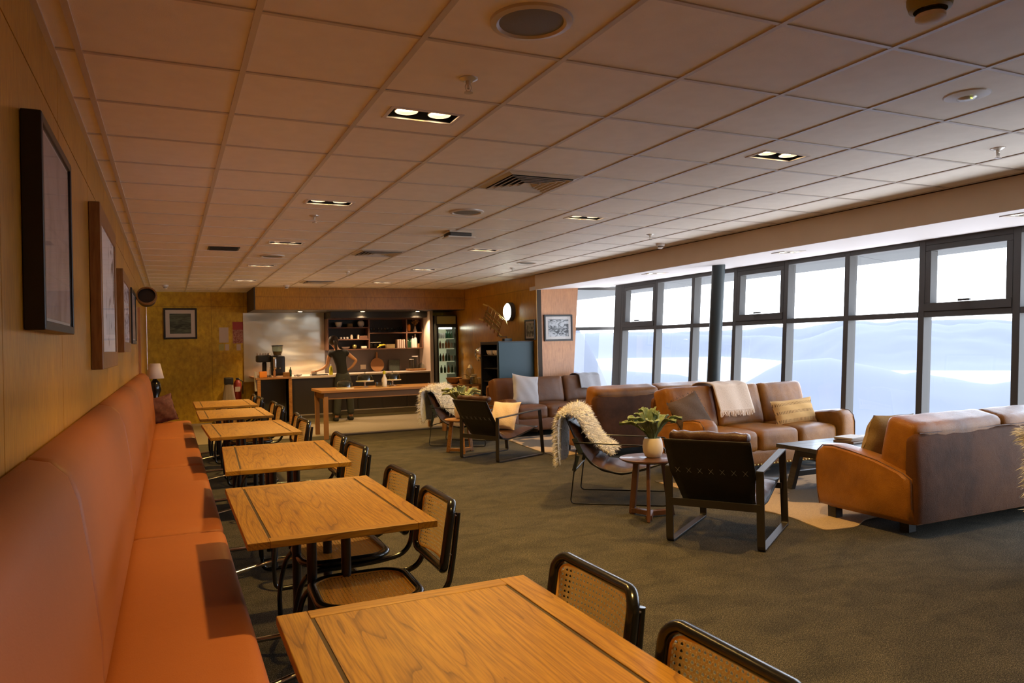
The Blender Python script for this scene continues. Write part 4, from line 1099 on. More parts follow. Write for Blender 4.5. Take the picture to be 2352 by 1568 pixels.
# coffee table
r=empty('coffee_table',(6.02,5.12,0),0,'dark trestle coffee table between the two nearest sofas','coffee table')
for k in range(5):
    m=M(); a=-.34+k*.1362; m.box(-.70,.70,a,a+.134,.415,.452); m.build('top_plank',mt['dark_wood'],r,smooth=0,bevel=.002)
for s in(-1,1):
    for q in(-1,1): m=M(); m.bar((s*.56,q*.31,0),(s*.50,q*.22,.415),.075,.05,up=(1,0,0)); m.build('leg',mt['dark_wood'],r,smooth=0,bevel=.003)
    m=M(); m.box(s*.52-.02,s*.52+.02,-.24,.24,.33,.38); m.build('cross_bar',mt['dark_wood'],r,smooth=0,bevel=.002)
for q in(-1,1): m=M(); m.box(-.52,.52,q*.27-.02,q*.27+.02,.13,.18); m.build('stretcher',mt['dark_wood'],r,smooth=0,bevel=.002)
for k,(dx,dy,a,w_,d_,t_,mm,lb) in enumerate(((0,0,4,.30,.22,.018,'book_brown','brown bottom book of the stack on the coffee table'),(.01,.005,-3,.28,.21,.016,'paper','cream middle book of the stack on the coffee table'),(-.01,.01,6,.27,.20,.014,'book_cream','pale top book of the stack on the coffee table'))):
    z=.453+[0,.019,.036][k]
    bk=empty('book',(6.02+dx,5.16+dy,z),R(a),lb,'book','books on the coffee table')
    M().box(-w_/2,w_/2,-d_/2,d_/2,0,t_).build('cover',mt[mm],bk,smooth=0); M().box(-w_/2+.004,w_/2+.002,-d_/2-.001,d_/2-.006,.003,t_-.003).build('pages',mt['book_cream'],bk,smooth=0)
def rug(pts,mat,label,h=.008):
    m=M(); P=rpath([(a,b,0) for a,b in pts],.07,5,closed=True)
    m.prism([(p.x,p.y) for p in P],2,.0008,h); o=m.build('rug',mt[mat],smooth=0); return tag(o,label,'rug')
rug([(4.57,6.45),(4.54,5.3),(4.60,4.6),(4.50,4.13),(4.8,4.09),(5.02,4.22),(6.9,4.4),(6.9,6.4)],'rug_patch','tan and dark patched hide rug under the coffee table')
rug([(4.69,10.5),(4.58,9.5),(4.50,8.45),(4.9,8.5),(6.6,8.9),(6.7,10.5)],'rug_patch','tan patched hide rug in the far seating group')

# ================= servery =================
S(M().box(1.385,3.03,YB-.02,YB-.004,.80,2.222).build('trim_11',mt['splash_steel'],smooth=0))
S(M().box(3.03,5.20,YB-.012,YB-.002,.80,2.222).build('trim_12',mt['backsplash_grey'],smooth=0))
S(M().box(5.16,5.235,15.42,YB-.001,.0,2.222).build('trim_13',mt['cream_wall'],smooth=0,bevel=.003))
# service counter with timber end frame
r=empty('service_counter',(0,0,0),0,'dark-fronted service counter with pale top where the person works','counter')
M().box(2.14,3.02,14.93,YB-.02,.88,.92).build('worktop',mt['counter_top'],r,smooth=0,bevel=.003)
M().box(1.48,2.14,14.88,YB-.02,.885,.92).build('timber_end_top',mt['bowl_wood'],r,smooth=0,bevel=.003)
for x in(1.54,2.12): M().box(x-.03,x+.03,14.89,14.95,.0,.885).build('timber_post',mt['pine_frame'],r,smooth=0,bevel=.003)
M().box(2.15,3.0,14.97,YB-.02,.17,.88).build('front_panel',mt['counter_dark'],r,smooth=0)
M().box(1.58,2.09,15.30,YB-.02,.0,.86).build('recess_panel',mt['shelf_dark'],r,smooth=0)
M().box(2.15,3.0,14.955,14.97,.15,.172).build('metal_trim',mt['steel'],r,smooth=0)
M().box(2.15,3.0,15.0,15.3,.0,.15).build('kick_board',mt['kick'],r,smooth=0)
r=empty('back_counter',(0,0,0),0,'dark back counter with pale top under the open shelves','counter')
M().box(3.022,5.158,15.43,YB-.02,.885,.92).build('worktop',mt['counter_top'],r,smooth=0,bevel=.003)
for k in range(4): a=3.03+k*.532; M().box(a,a+.526,15.46,YB-.02,.17,.885).build('door',mt['counter_dark'],r,smooth=0,bevel=.002)
M().box(3.03,5.155,15.44,15.455,.15,.172).build('metal_trim',mt['steel'],r,smooth=0)
M().box(3.03,5.155,15.52,15.7,.0,.15).build('kick_board',mt['kick'],r,smooth=0)
# open shelves
SY0,SY1=15.86,YB-.013
r=empty('open_shelves',(0,0,0),0,'dark open shelving above the back counter, in three bays','shelf unit')
for x0,x1,z in((3.06,3.93,1.43),(3.93,5.13,1.43),(3.06,3.93,1.645),(3.06,3.93,1.90),(3.93,5.13,1.775),(3.06,5.13,2.085)):
    M().box(x0,x1,SY0,SY1,z-.02,z).build('shelf_board',mt['shelf_edge'],r,smooth=0)
for x in(3.05,3.93,4.77,5.135): M().box(x-.012,x+.012,SY0,SY1,1.41,2.085).build('upright',mt['shelf_edge'],r,smooth=0)
M().box(3.06,5.13,SY1-.01,SY1-.002,1.43,2.08).build('back_board',mt['shelf_dark'],r,smooth=0)
M().box(3.05,5.14,SY0-.3,SY1,2.09,2.218).build('top_box',mt['shelf_dark'],r,smooth=0)
def lathe_thing(name,prof,loc,mat,label,cat,group=None,s=1,extra=()):
    r=empty(name,loc,0,label,cat,group)
    m=M(); m.lathe([(a*s,b*s) for a,b in prof],n=24); m.build(extra[0][0] if False else 'body',mt[mat],r,smooth=50)
    for nm,pf,mm in extra: q=M(); q.lathe([(a*s,b*s) for a,b in pf],n=20); q.build(nm,mt[mm],r,smooth=50)
    return r
BOWL=[(0,0),(.03,0),(.045,.02),(.06,.05),(.066,.09),(.062,.09),(.055,.05),(0,.03)]
ROUND=[(0,0),(.03,.003),(.055,.03),(.064,.065),(.058,.10),(.035,.125),(.03,.125),(0,.12)]
CUP=[(0,0),(.025,0),(.032,.02),(.034,.06),(.031,.06),(.028,.02),(0,.01)]
GLS=[(0,0),(.028,0),(.004,.006),(.004,.05),(.03,.07),(.034,.10),(.028,.13),(.026,.13),(.031,.10),(0,.06)]
BOT=[(0,0),(.032,0),(.034,.01),(.034,.15),(.026,.18),(.012,.20),(.012,.25),(0,.25)]
JAR=[(0,0),(.045,0),(.05,.01),(.05,.12),(.04,.135),(0,.135)]
sy=15.98
lathe_thing('bowl',BOWL,(3.30,sy,1.90),'white_ceramic','tall pale bowl on the top left shelf','bowl',s=1.2)
M_=M().rbox((0,0,.04),(.055,.04,.04),.012,5).build('butter_box',mt['tan_cushion'],smooth=50); M_.location=(3.54,sy,1.90); tag(M_,'small yellowish box on the top left shelf','box')
lathe_thing('round_vase',ROUND,(3.78,sy,1.90),'white_ceramic','round white vase at the right end of the top left shelf','vase',s=1.15)
lathe_thing('flower_vase',[(0,0),(.04,0),(.035,.04),(.018,.09),(.014,.13),(0,.12)],(5.0,sy,1.775),'cream_ceramic','small vase holding dried stems on the top right shelf','vase')
m=M(); rng=random.Random(8)
for k in range(22):
    a=rng.uniform(0,6.3); q=Vector((5.0+.09*math.cos(a)*rng.random()+.01,sy+.05*math.sin(a),1.775+rng.uniform(.18,.29))); m.bar((5.0,sy,1.90),q,.003,.003); m.rbox(tuple(q),(.014,.01,.018),.009,3)
tag(m.build('dried_stems',mt['wicker'],smooth=50),'bunch of dried stems in the small vase on the top right shelf','dried flowers')
m=M(); m.rbox((0,0,.085),(.042,.035,.085),.03,8); o=m.build('mustard_bottle',mt['orange_plastic'],smooth=60); o.location=(4.85,sy,1.79); tag(o,'bright yellow-orange container on the top right shelf','container')
for k,(dx,s_) in enumerate(((4.00,1),(4.08,1),(4.16,1.05),(4.24,.9),(4.31,1),(4.38,1),(4.46,.95),(4.54,1),(4.62,1.1),(4.70,1.1))):
    lathe_thing('stemmed_glass',GLS,(dx,sy+.03*(k%2),1.775),'dome_glass','clear stemmed glass on the middle upper shelf, '+['first','second','third','fourth','fifth','sixth','seventh','eighth','ninth','tenth'][k]+' from the left','glass','glasses on the middle upper shelf',s=.85*s_)
for k,dx in enumerate((3.34,3.41,3.48)): lathe_thing('small_cup',CUP,(dx,sy,1.645),'white_ceramic','small white cup on the second left shelf, '+['left','middle','right'][k]+' of three','cup','small cups on the second left shelf',s=.75)
for k,dx in enumerate((3.57,3.72)): lathe_thing('pale_jar',[(0,0),(.028,0),(.03,.06),(.02,.08),(.018,.095),(0,.095)],(dx,sy,1.645),'cream_ceramic','pale narrow jar on the second left shelf, '+['left','right'][k]+' one','jar','pale jars on the second left shelf')
o=M().rbox((0,0,.035),(.09,.06,.035),.008,4).build('storage_box',mt['shelf_edge'],smooth=50); o.location=(3.84-.02,sy,1.645); tag(o,'low brown box at the right of the second left shelf','box')
lathe_thing('serving_bowl',[(0,0),(.04,0),(.08,.03),(.09,.05),(.085,.05),(.04,.012),(0,.01)],(3.44,sy,1.43),'white_ceramic','wide white bowl on the lowest left shelf behind the person','bowl')
lathe_thing('teapot_jar',ROUND,(3.63,sy,1.43),'tarnished','dull greenish round pot on the lowest left shelf','pot',s=.8)
o=M().rbox((0,0,.03),(.06,.05,.03),.012,5).build('butter_dish',mt['cream_ceramic'],smooth=50); o.location=(3.83,sy,1.43); tag(o,'low pinkish white dish on the lowest left shelf','dish')
for k,dx in enumerate((3.99,4.08,4.17)): lathe_thing('storage_jar',JAR,(dx,sy,1.43),'dome_glass','cloudy glass storage jar behind the bananas, '+['left','middle','right'][k]+' one','jar','storage jars behind the bananas',s=.95,extra=(('lid',[(0,.135),(.045,.135),(.045,.15),(0,.15)],'grey_can'),))
r=empty('bananas',(4.20,15.90,1.435),0,'bunch of yellow bananas on the lower middle shelf','fruit')
for k in range(5):
    m=M(); a=k*.16-.3; m.tube([(-.09+.02*k,-.01*k,.015+.01*k),(-.03,-.03+.012*k,.055+.004*k),(.05,-.02+.01*k,.075-.004*k),(.10,0,.065)],[.008,.017,.017,.007],8); m.build('banana',mt['banana'],r,smooth=70)
o=M().rbox((0,0,.045),(.10,.05,.045),.008,4).build('storage_box',mt['olive_cushion'],smooth=50); o.location=(4.42,sy,1.43); tag(o,'low olive box right of the bananas','box')
for k in range(8):
    h=.19-.004*(k%3); o=M().box(-.014,.012,-.07,.07,0,h).build('cook_book',mt['book_cream' if k%2 else 'book_brown'],smooth=0); o.location=(4.57+.023*k,sy,1.43); tag(o,('cream' if k%2 else 'brown')+' cookbook on the lower middle shelf, '+['first','second','third','fourth','fifth','sixth','seventh','eighth'][k]+' in the upright row','book','cookbooks on the lower middle shelf')
for k,(dx,s_,mm,lb) in enumerate(((4.83,.9,'green_glass','dark green bottle, left one in the lower right shelf bay'),(4.88,.8,'green_glass','dark green bottle beside the white bottles in the lower right shelf bay'),(4.94,1.05,'white_ceramic','shorter white bottle on the lower right shelf'),(5.00,1.2,'white_ceramic','taller white bottle on the lower right shelf'))):
    lathe_thing('bottle',BOT,(dx,sy,1.43),mm,lb,'bottle',s=s_)
lathe_thing('spice_tin',[(0,0),(.03,0),(.03,.09),(0,.09)],(5.07,sy,1.43),'bowl_wood','small brown tin at the right end of the lower shelf','tin')
# things on the back counter
r=empty('paddle_board',(4.15,16.06,.92),0,'round wooden paddle board leaning on the back wall','cutting board')
m=M(); m.t(Matrix.Rotation(R(-8),4,'X')@Matrix.Translation((0,0,.15))@Matrix.Rotation(R(90),4,'X')); m.lathe([(0,-.01),(.150,-.01),(.152,0),(.150,.01),(0,.01)],n=40); m.build('board',mt['bowl_wood'],r,smooth=40)
m=M(); m.t(Matrix.Rotation(R(-8),4,'X')); m.rbox((0,0,.36),(.022,.009,.075),.009,5); m.build('handle',mt['bowl_wood'],r,smooth=50)
r=empty('menu_board',(4.53,16.08,.92),0,'dark green board leaning on the wall beside the paddle board','sign board')
M().box(-.12,.12,-.02,-.005,0,.25).build('panel',pm('green_dark',(.03,.04,.03),.7,col2=(.06,.07,.05),scale=60),r,smooth=0)
m=M()
for a,b,c,d in((-.125,.125,0,.012),(-.125,.125,.24,.252),(-.125,-.113,0,.25),(.113,.125,0,.25)): m.box(a,b,-.026,-.004,c,d)
m.build('frame',mt['shelf_dark'],r,smooth=0)
o=M().box(-.06,.06,-.008,0,-.05,.05).build('power_socket',mt['cream_ceramic'],smooth=0,bevel=.003); o.location=(3.86,YB-.0125,1.03); tag(o,'cream double power socket on the servery wall','socket')
r=empty('bread_box_tray',(4.93,15.75,.92),0,'wicker tray holding jars at the right end of the back counter','tray')
M().rbox((0,0,.025),(.20,.12,.025),.015,5).build('tray',mt['wicker'],r,smooth=50)
for k,(dx,dy,s_,lb) in enumerate(((-.10,0,1.3,'tall glass jar at the left of the wicker tray'),(-.01,.02,1.7,'tallest glass jar in the middle of the wicker tray'))):
    lathe_thing('glass_jar',[(0,0),(.04,0),(.042,.14),(.036,.15),(0,.15)],(4.93+dx,15.75+dy,.972),'dome_glass',lb,'jar',s=s_,extra=(('lid',[(0,.15),(.04,.15),(.04,.162),(0,.162)],'white_ceramic'),))
lathe_thing('glass_cloche',[(0,0),(.075,0),(.078,.05),(.06,.09),(.02,.105),(.012,.115),(.015,.13),(0,.13)],(5.05,15.74,.972),'dome_glass','low lidded glass jar at the right of the wicker tray','jar')
# spray bottle and small things on the service counter
r=empty('washing_up_bottle',(2.945,15.10,.92),0,'yellow-green plastic bottle on the counter beside the person','bottle')
m=M(); m.lathe([(0,0),(.036,0),(.038,.02),(.036,.12),(.022,.17),(.014,.18),(0,.18)],n=20); m.build('body',mt['yellow_plastic'],r,smooth=50); M().lathe([(0,.18),(.014,.18),(.012,.21),(0,.215)],n=14).build('cap',mt['white_ceramic'],r,smooth=50)
# coffee grinder: hopper, body, base
r=empty('coffee_grinder',(1.93,15.22,.92),0,'tall dark coffee machine with a clear hopper on the timber counter end','coffee machine')
M().rbox((0,0,.22),(.13,.13,.20),.04,8).build('body',mt['black_plastic'],r,smooth=60); M().lathe([(0,.42),(.07,.42),(.10,.50),(.105,.60),(.10,.60),(.09,.50),(0,.44)],n=24).build('hopper',mt['dome_glass'],r,smooth=50)
M().lathe([(0,.60),(.11,.60),(.11,.62),(0,.625)],n=24).build('lid',mt['black_plastic'],r,smooth=50)
M().lathe([(0,.425),(.07,.425),(.085,.50),(0,.50)],n=20).build('beans',mt['wicker'],r,smooth=50)
M().rbox((-.07,-.135,.27),(.03,.012,.12),.01,4).build('chrome_panel',mt['chrome'],r,smooth=50)
m=M(); m.tube([(.02,-.13,.18),(.02,-.20,.17)],.016,10); m.build('spout',mt['chrome'],r)
r=empty('espresso_machine',(1.68,15.35,.92),0,'dark espresso machine left of the hopper, with a wide head','coffee machine')
M().rbox((0,0,.36),(.14,.12,.07),.03,7).build('head',mt['black_plastic'],r,smooth=60); M().rbox((.02,.06,.15),(.04,.05,.15),.02,5).build('column',mt['black_metal'],r,smooth=60); M().rbox((0,0,.02),(.12,.12,.02),.01,5).build('drip_base',mt['steel'],r,smooth=60)
m=M()
for k in range(5): m.lathe([(0,.43),(.025,.43),(.03,.47),(.026,.47),(0,.44)],(-.10+.05*k,0,0),12)
m.build('cup_row',mt['cream_ceramic'],r,smooth=50)
o=M().rbox((0,0,.06),(.07,.05,.06),.012,5).build('orange_tub',mt['orange_plastic'],smooth=50); o.location=(1.63,15.02,.92); tag(o,'orange tub at the left end of the timber counter','tub')
for k,(x,mm,s_,lb) in enumerate(((1.76,'dome_glass',.8,'clear glass jar between the orange tub and the coffee machine'),(1.84,'amber_can',.7,'small amber jar beside the clear one on the timber counter'),(2.14,'green_glass',.75,'dark green bottle at the right of the hopper machine'))):
    lathe_thing('counter_bottle',BOT,(x,15.0,.92),mm,lb,'bottle',s=s_)
o=M().rbox((0,0,.045),(.06,.05,.045),.006,4).build('napkin_box',mt['wicker'],smooth=50); o.location=(2.06,15.0,.92); tag(o,'brown basket box in front of the hopper machine','box')
m=M(); 
for k in range(6): m.rbox((-.05+.022*k,.01*(k%2),.018+.006*(k%3)),(.024,.035,.018),.014,4)
o=m.build('folded_cloth',mt['grey_cushion'],smooth=60); o.location=(2.28,15.02,.92); tag(o,'crumpled pale cloth on the counter by the coffee machine','cloth')
o=M().box(-.16,.16,-.12,.12,0,.02).build('black_tray',mt['black_plastic'],smooth=0,bevel=.004); o.location=(2.72,15.16,.92); tag(o,'flat black tray the person is reaching over','tray')
o=M().rbox((0,0,.045),(.05,.04,.045),.015,5).build('paper_roll',mt['paper'],smooth=60); o.location=(2.62,15.16,.942); tag(o,'pale folded towel at the person\'s hand','towel')
# ---------------- glass door fridge ----------------
r=empty('display_fridge',(5.49,15.50,0),0,'tall dark glass-door drinks fridge with a lit strip inside','fridge')
FW=.235
M().box(-FW,-FW+.035,-.22,.40,.05,2.12).build('side_panel',mt['fridge_body'],r,smooth=0); M().box(FW-.03,FW,-.22,.40,.05,2.12).build('side_panel',mt['fridge_body'],r,smooth=0)
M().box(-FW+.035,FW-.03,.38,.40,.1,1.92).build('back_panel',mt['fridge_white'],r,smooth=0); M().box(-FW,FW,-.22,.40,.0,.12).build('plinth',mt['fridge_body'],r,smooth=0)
M().box(-FW+.035,FW-.03,-.22,.40,1.88,2.12).build('header_box',mt['fridge_body'],r,smooth=0)
M().box(-FW+.02,FW-.02,-.232,-.221,1.93,2.10).build('header_sign',mt['tarnished'],r,smooth=0)
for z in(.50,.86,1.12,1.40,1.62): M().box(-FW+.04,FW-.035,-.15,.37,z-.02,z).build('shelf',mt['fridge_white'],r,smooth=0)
lt=M().rbox((0,-.16,1.84),(.15,.02,.018),.016,5).build('light_tube',mt['lamp_glass'],r,smooth=60)
d=M(); 
for a,b,c,e_ in((-FW,FW,.12,.16),(-FW,FW,1.86,1.90),(-FW,-FW+.04,.16,1.86),(FW-.04,FW,.16,1.86)): d.box(a,b,-.26,-.225,c,e_)
dr=d.build('door',mt['fridge_body'],r,smooth=0,bevel=.003)
g=M(); g.add([(-FW+.04,-.24,.16),(FW-.04,-.24,.16),(FW-.04,-.24,1.86),(-FW+.04,-.24,1.86)],[(0,1,2,3)]); g.keep=1; g.build('door_glass',mt['clear_glass'],dr,smooth=0)
rng=random.Random(2); fk={}
for z,kinds in((1.62,['grey_can','grey_can','grey_can','grey_can','green_glass','green_glass','green_glass']),(1.40,['grey_can','amber_can','grey_can','amber_can','amber_can','grey_can']),(1.12,['green_glass','green_glass','amber_can','green_glass','green_glass','grey_can']),(.86,['amber_can','green_glass','green_glass','amber_can','green_glass'])):
    n=len(kinds)
    for k,kk in enumerate(kinds):
        nm={'grey_can':'drink_can','amber_can':'juice_bottle','green_glass':'green_bottle'}[kk]
        lab={1.62:'on the top fridge shelf',1.40:'on the second fridge shelf',1.12:'on the third fridge shelf',.86:'on the fourth fridge shelf'}[z]
        o=M().lathe([(0,0),(.026,0),(.027,.10),(.024,.115),(0,.115)] if kk=='grey_can' else [(0,0),(.026,0),(.027,.09),(.022,.12),(.010,.14),(.010,.17),(0,.17)],n=14).build(nm,mt[kk],smooth=50)
        o.location=(5.49-.165+.33*k/(n-1),15.42,z); tag(o,{'grey_can':'pale drink can ','amber_can':'reddish brown bottle ','green_glass':'dark green bottle '}[kk]+lab+', '+['first','second','third','fourth','fifth','sixth','seventh'][k]+' from the left','bottle' if kk!='grey_can' else 'can',('drinks '+lab))
# ---------------- round wall lamp ----------------
r=empty('round_wall_lamp',(5.75,12.42,2.06),R(-90),'brightly lit round drum lamp on the right plywood wall','wall lamp')
T_=Matrix.Rotation(R(90),4,'X')
m=M(); m.t(T_); m.lathe([(0,0),(.17,0),(.175,.06),(.165,.09),(.155,.09)],n=40); m.build('drum',mt['frame_metal'],r,smooth=40)
m=M(); m.t(T_); m.lathe([(0,.155),(.06,.148),(.11,.125),(.145,.10),(.158,.085)],n=40); m.build('diffuser',mt['round_glow'],r,smooth=70)
# ---------------- dark drinks rack with blue side ----------------
r=empty('glass_front_rack',(5.405,11.92,0),0,'dark open-fronted rack cabinet with a flat blue side panel','cabinet')
M().box(-.33,.33,-.40,-.38,.0,1.50).build('side_panel',mt['blue_panel'],r,smooth=0,bevel=.003)
M().box(-.33,.33,.38,.40,.0,1.50).build('side_panel',mt['black_plastic'],r,smooth=0); M().box(-.34,.33,-.41,.40,1.50,1.515).build('top',mt['frame_metal'],r,smooth=0)
M().box(.31,.33,-.38,.38,0,1.5).build('back_panel',mt['black_plastic'],r,smooth=0)
for z in(.08,.60,.82,1.05,1.28): M().box(-.30,.31,-.38,.38,z-.015,z).build('shelf',mt['black_plastic'],r,smooth=0)
m=M()
for a,b,c,d in((-.38,-.35,.02,1.5),(.35,.38,.02,1.5),(-.35,.35,1.46,1.5),(-.35,.35,.02,.06)): m.box(-.345,-.325,a,b,c,d)
m.build('door_frame',mt['black_plastic'],r,smooth=0)
for k in range(4):
    lathe_thing('white_bowl',BOWL,(5.14+.02*(k%2),11.70+.14*k,1.281),'white_ceramic','white bowl on the top level of the dark rack, '+['nearest','second','third','farthest'][k]+' of four','bowl','white bowls in the dark rack',s=.9)
o=M().rbox((0,0,.10),(.04,.05,.10),.01,5).build('green_carton',mt['banana'],smooth=50); o.location=(5.15,11.62,.82); tag(o,'yellow-green carton inside the dark rack','carton')
o=M().lathe([(0,0),(.014,0),(.014,.02),(0,.02)],n=12).build('indicator_lamp',pm('blue_led',(.5,.6,1),.4,emit=(.6,.7,1),es=6),smooth=50); o.parent=bpy.data.objects['glass_front_rack']; o.location=(-.35,-.02,.74)
# ---------------- vintage timber sled leaning above the rack ----------------
r=empty('vintage_sled',(5.50,12.10,1.517),0,'yellow slatted timber sled leaning against the wall above the dark rack','sled')
def SL(u,v,w=0):  # u along the sled, v across, w out from the wall
    d=Vector((0,.82,.35)).normalized(); a=Vector((.05,-.13,.30)).normalized()
    return Vector((5.52-5.50,12.43-12.10,1.62-1.517))+d*u+a*v+Vector((-1,0,0))*w
for v in(0,.30):
    m=M(); m.tube([SL(-.04,v),SL(.3,v),SL(.62,v),SL(.80,v,.03),SL(.88,v,.09)],.015,8); m.build('runner',mt['brass'],r,smooth=60)
for k in range(5): m=M(); m.bar(SL(.04+.17*k,-.02,.05),SL(.04+.17*k,.32,.05),.05,.012,up=(1,0,0)); m.build('cross_slat',mt['pine_frame'],r,smooth=0)
for v in(.08,.15,.22): m=M(); m.bar(SL(-.02,v,.07),SL(.74,v,.07),.035,.010,up=(1,0,0)); m.build('deck_board',mt['brass'],r,smooth=0)
for u in(.03,.36):
    m=M(); m.tube([SL(u,.30),SL(u-.10,.32,.02),SL(u-.24,.30,.05)],[.018,.013,.006],8); m.build('prong',mt['brass'],r,smooth=60)
m=M(); m.tube(rpath([(-.05,-.10,.0),(-.05,-.10,.08),(-.05,.20,.08),(-.02,.33,.12)],.02,4),.008,8); m.box(-.12,.02,-.16,-.05,0,.05); m.build('stand',mt['black_metal'],r,smooth=60)
# ---------------- trolley table with bowl, basket, jars ----------------
r=empty('sideboard_table',(4.93,13.05,0),0,'low timber serving table left of the dark rack','table')
M().box(-.33,.36,-.27,.30,.70,.735).build('top',mt['bowl_wood'],r,smooth=0,bevel=.003); M().box(-.30,.33,-.24,.27,.34,.37).build('lower_shelf',mt['bowl_wood'],r,smooth=0)
for a in(-.29,.32):
    for b in(-.23,.26): M().box(a-.022,a+.022,b-.022,b+.022,0,.70).build('leg',mt['bowl_wood'],r,smooth=0)
lathe_thing('wooden_bowl',[(0,0),(.06,0),(.13,.06),(.16,.12),(.15,.12),(.12,.07),(0,.03)],(4.86,13.15,.735),'bowl_wood','large wooden bowl on the serving table','bowl')
r=empty('bread_basket',(4.98,12.92,.735),0,'small orange-brown wicker basket with a hoop handle','basket')
M().lathe([(0,0),(.085,0),(.105,.09),(.10,.095),(.08,.02),(0,.01)],n=24).build('basket',mt['wicker'],r,smooth=50); m=M(); m.tube([(.10*math.cos(PI*k/10),0,.09+.09*math.sin(PI*k/10)) for k in range(11)],.005,6); m.build('handle',mt['wicker'],r,smooth=60)
for k,(a,b,s_) in enumerate(((5.12,12.86,1.0),(5.19,12.95,1.2),(5.24,12.85,.8))):
    lathe_thing('preserve_jar',JAR,(a,b,.735),'dome_glass',['clear jar nearest the wicker basket','tallest clear jar on the serving table','small clear jar at the right edge of the serving table'][k],'jar',s=s_,extra=(('lid',[(0,.135),(.045,.135),(.045,.15),(0,.15)],'cream_ceramic'),))
r=empty('glass_dispenser',(5.12,12.98,.735),0,'glass drink dispenser with pale fruit-like lid among the jars','dispenser')
M().lathe([(0,.10),(.07,.10),(.085,.16),(.08,.26),(.05,.30),(0,.30)],n=24).build('tank',mt['dome_glass'],r,smooth=50); M().lathe([(0,0),(.07,0),(.05,.02),(.04,.10),(0,.10)],n=20).build('foot',mt['chrome'],r,smooth=50); M().lathe([(0,.30),(.05,.30),(.03,.34),(.02,.36),(0,.36)],n=20).build('lid',mt['cream_ceramic'],r,smooth=50)
r=empty('hanging_bell',(5.22,12.58,1.30),0,'dark polished round pot hanging beside the rack','pot')
M().lathe([(0,-.16),(.10,-.13),(.15,-.03),(.14,.06),(.08,.12),(.03,.14),(0,.14)],n=30).build('bowl',mt['chrome'],r,smooth=60); m=M(); m.tube([(0,0,.13),(.1,0,.2),(.52,0,.22)],.012,8); m.build('bracket',mt['black_metal'],r,smooth=60)
# ---------------- long servery table with cake stands ----------------
r=empty('serving_table',(3.30,12.46,0),0,'long timber serving table holding glass-domed cake stands','table')
M().box(-1.12,1.05,-.46,.46,.745,.785).build('top',mt['bowl_wood'],r,smooth=0,bevel=.004)
for a in(-1.04,.97):
    for b in(-.39,.39): M().box(a-.035,a+.035,b-.035,b+.035,0,.745).build('leg',mt['bowl_wood'],r,smooth=0,bevel=.003)
for b in(-.395,.395): M().box(-1.0,.93,b-.014,b+.014,.64,.745).build('apron',mt['bowl_wood'],r,smooth=0)
for a in(-1.045,.975): M().box(a-.014,a+.014,-.36,.36,.64,.745).build('end_apron',mt['bowl_wood'],r,smooth=0)
def cake(x,y,h,label,rd=.13):
    r=empty('cake_stand',(x,y,.785),0,label,'cake stand')
    if h>.03: M().lathe([(0,0),(.06,0),(.05,.01),(.014,.025),(.012,h-.02),(.04,h-.008),(rd+.02,h-.004),(rd+.022,h+.008),(0,h)],n=30).build('pedestal',mt['cream_ceramic'],r,smooth=50)
    else: M().lathe([(0,0),(rd+.02,0),(rd+.02,.012),(0,.012)],n=30).build('base_plate',mt['cream_ceramic'],r,smooth=50)
    z=h if h>.03 else .012
    d=M().lathe([(rd,z+.002),(rd,z+.07),(rd*.85,z+.105),(rd*.5,z+.125),(0,z+.13)],n=30).build('dome',mt['dome_glass'],r,smooth=60)
    M().lathe([(0,z+.13),(.012,z+.132),(.008,z+.145),(.018,z+.158),(.012,z+.17),(0,z+.172)],n=14).build('knob',mt['dome_glass'],d,smooth=60)
    return r
cake(2.63,12.35,.01,'low glass cake dome at the left end of the serving table'); cake(3.02,12.56,.10,'pedestal cake stand with glass dome left of the white bottle'); cake(3.52,12.62,.10,'pedestal cake stand with glass dome right of the white bottle')
lathe_thing('milk_bottle',[(0,0),(.042,0),(.045,.015),(.045,.13),(.022,.18),(.018,.22),(0,.22)],(3.33,12.45,.785),'white_ceramic','white bottle with a yellow stopper between the cake stands','bottle',extra=(('stopper',[(0,.215),(.022,.215),(.03,.24),(.018,.27),(0,.27)],'yellow_plastic'),))
lathe_thing('low_glass_bowl',[(0,0),(.05,0),(.065,.03),(.068,.08),(.062,.08),(.055,.02),(0,.01)],(3.22,12.40,.785),'dome_glass','low glass bowl left of the white bottle','bowl')
for k,(a,b) in enumerate(((3.41,12.40),(3.47,12.46))): lathe_thing('shot_jar',JAR,(a,b,.785),'dome_glass',['small clear jar right beside the white bottle','small clear jar under the right cake stand'][k],'jar',s=.5)
# ---------------- high chair / bin, extinguisher, gap post ----------------
r=empty('folding_stand',(1.04,15.55,0),0,'dark-topped tray stand with grey striped drape by the back wall','stand')
M().rbox((0,0,.86),(.085,.08,.07),.02,6).build('tray_box',mt['black_plastic'],r,smooth=60)
m=M(); m.grid(lambda u,v:((.08+.075*v)*math.cos(2*PI*u)*(1+.08*math.sin(u*2*PI*11)*v),(.075+.05*v)*math.sin(2*PI*u)*(1+.08*math.sin(u*2*PI*11)*v),.80-.62*v),88,8,closeu=True); m.build('drape',mt['grey_cloth'],r,smooth=80)
for a in(-1,1): m=M(); m.bar((a*.05,0,.8),(a*.15,0,0),.02,.02); m.build('leg',mt['pine_frame'],r,smooth=0)
r=empty('fire_extinguisher',(1.24,16.05,.42),0,'dull red fire extinguisher hanging on the back wall','fire extinguisher')
M().lathe([(0,0),(.07,0),(.075,.02),(.075,.36),(.05,.42),(.02,.44),(0,.44)],n=24).build('cylinder',mt['red_plastic'],r,smooth=50); M().rbox((0,0,.46),(.03,.02,.02),.008,4).build('valve',mt['black_plastic'],r,smooth=50)
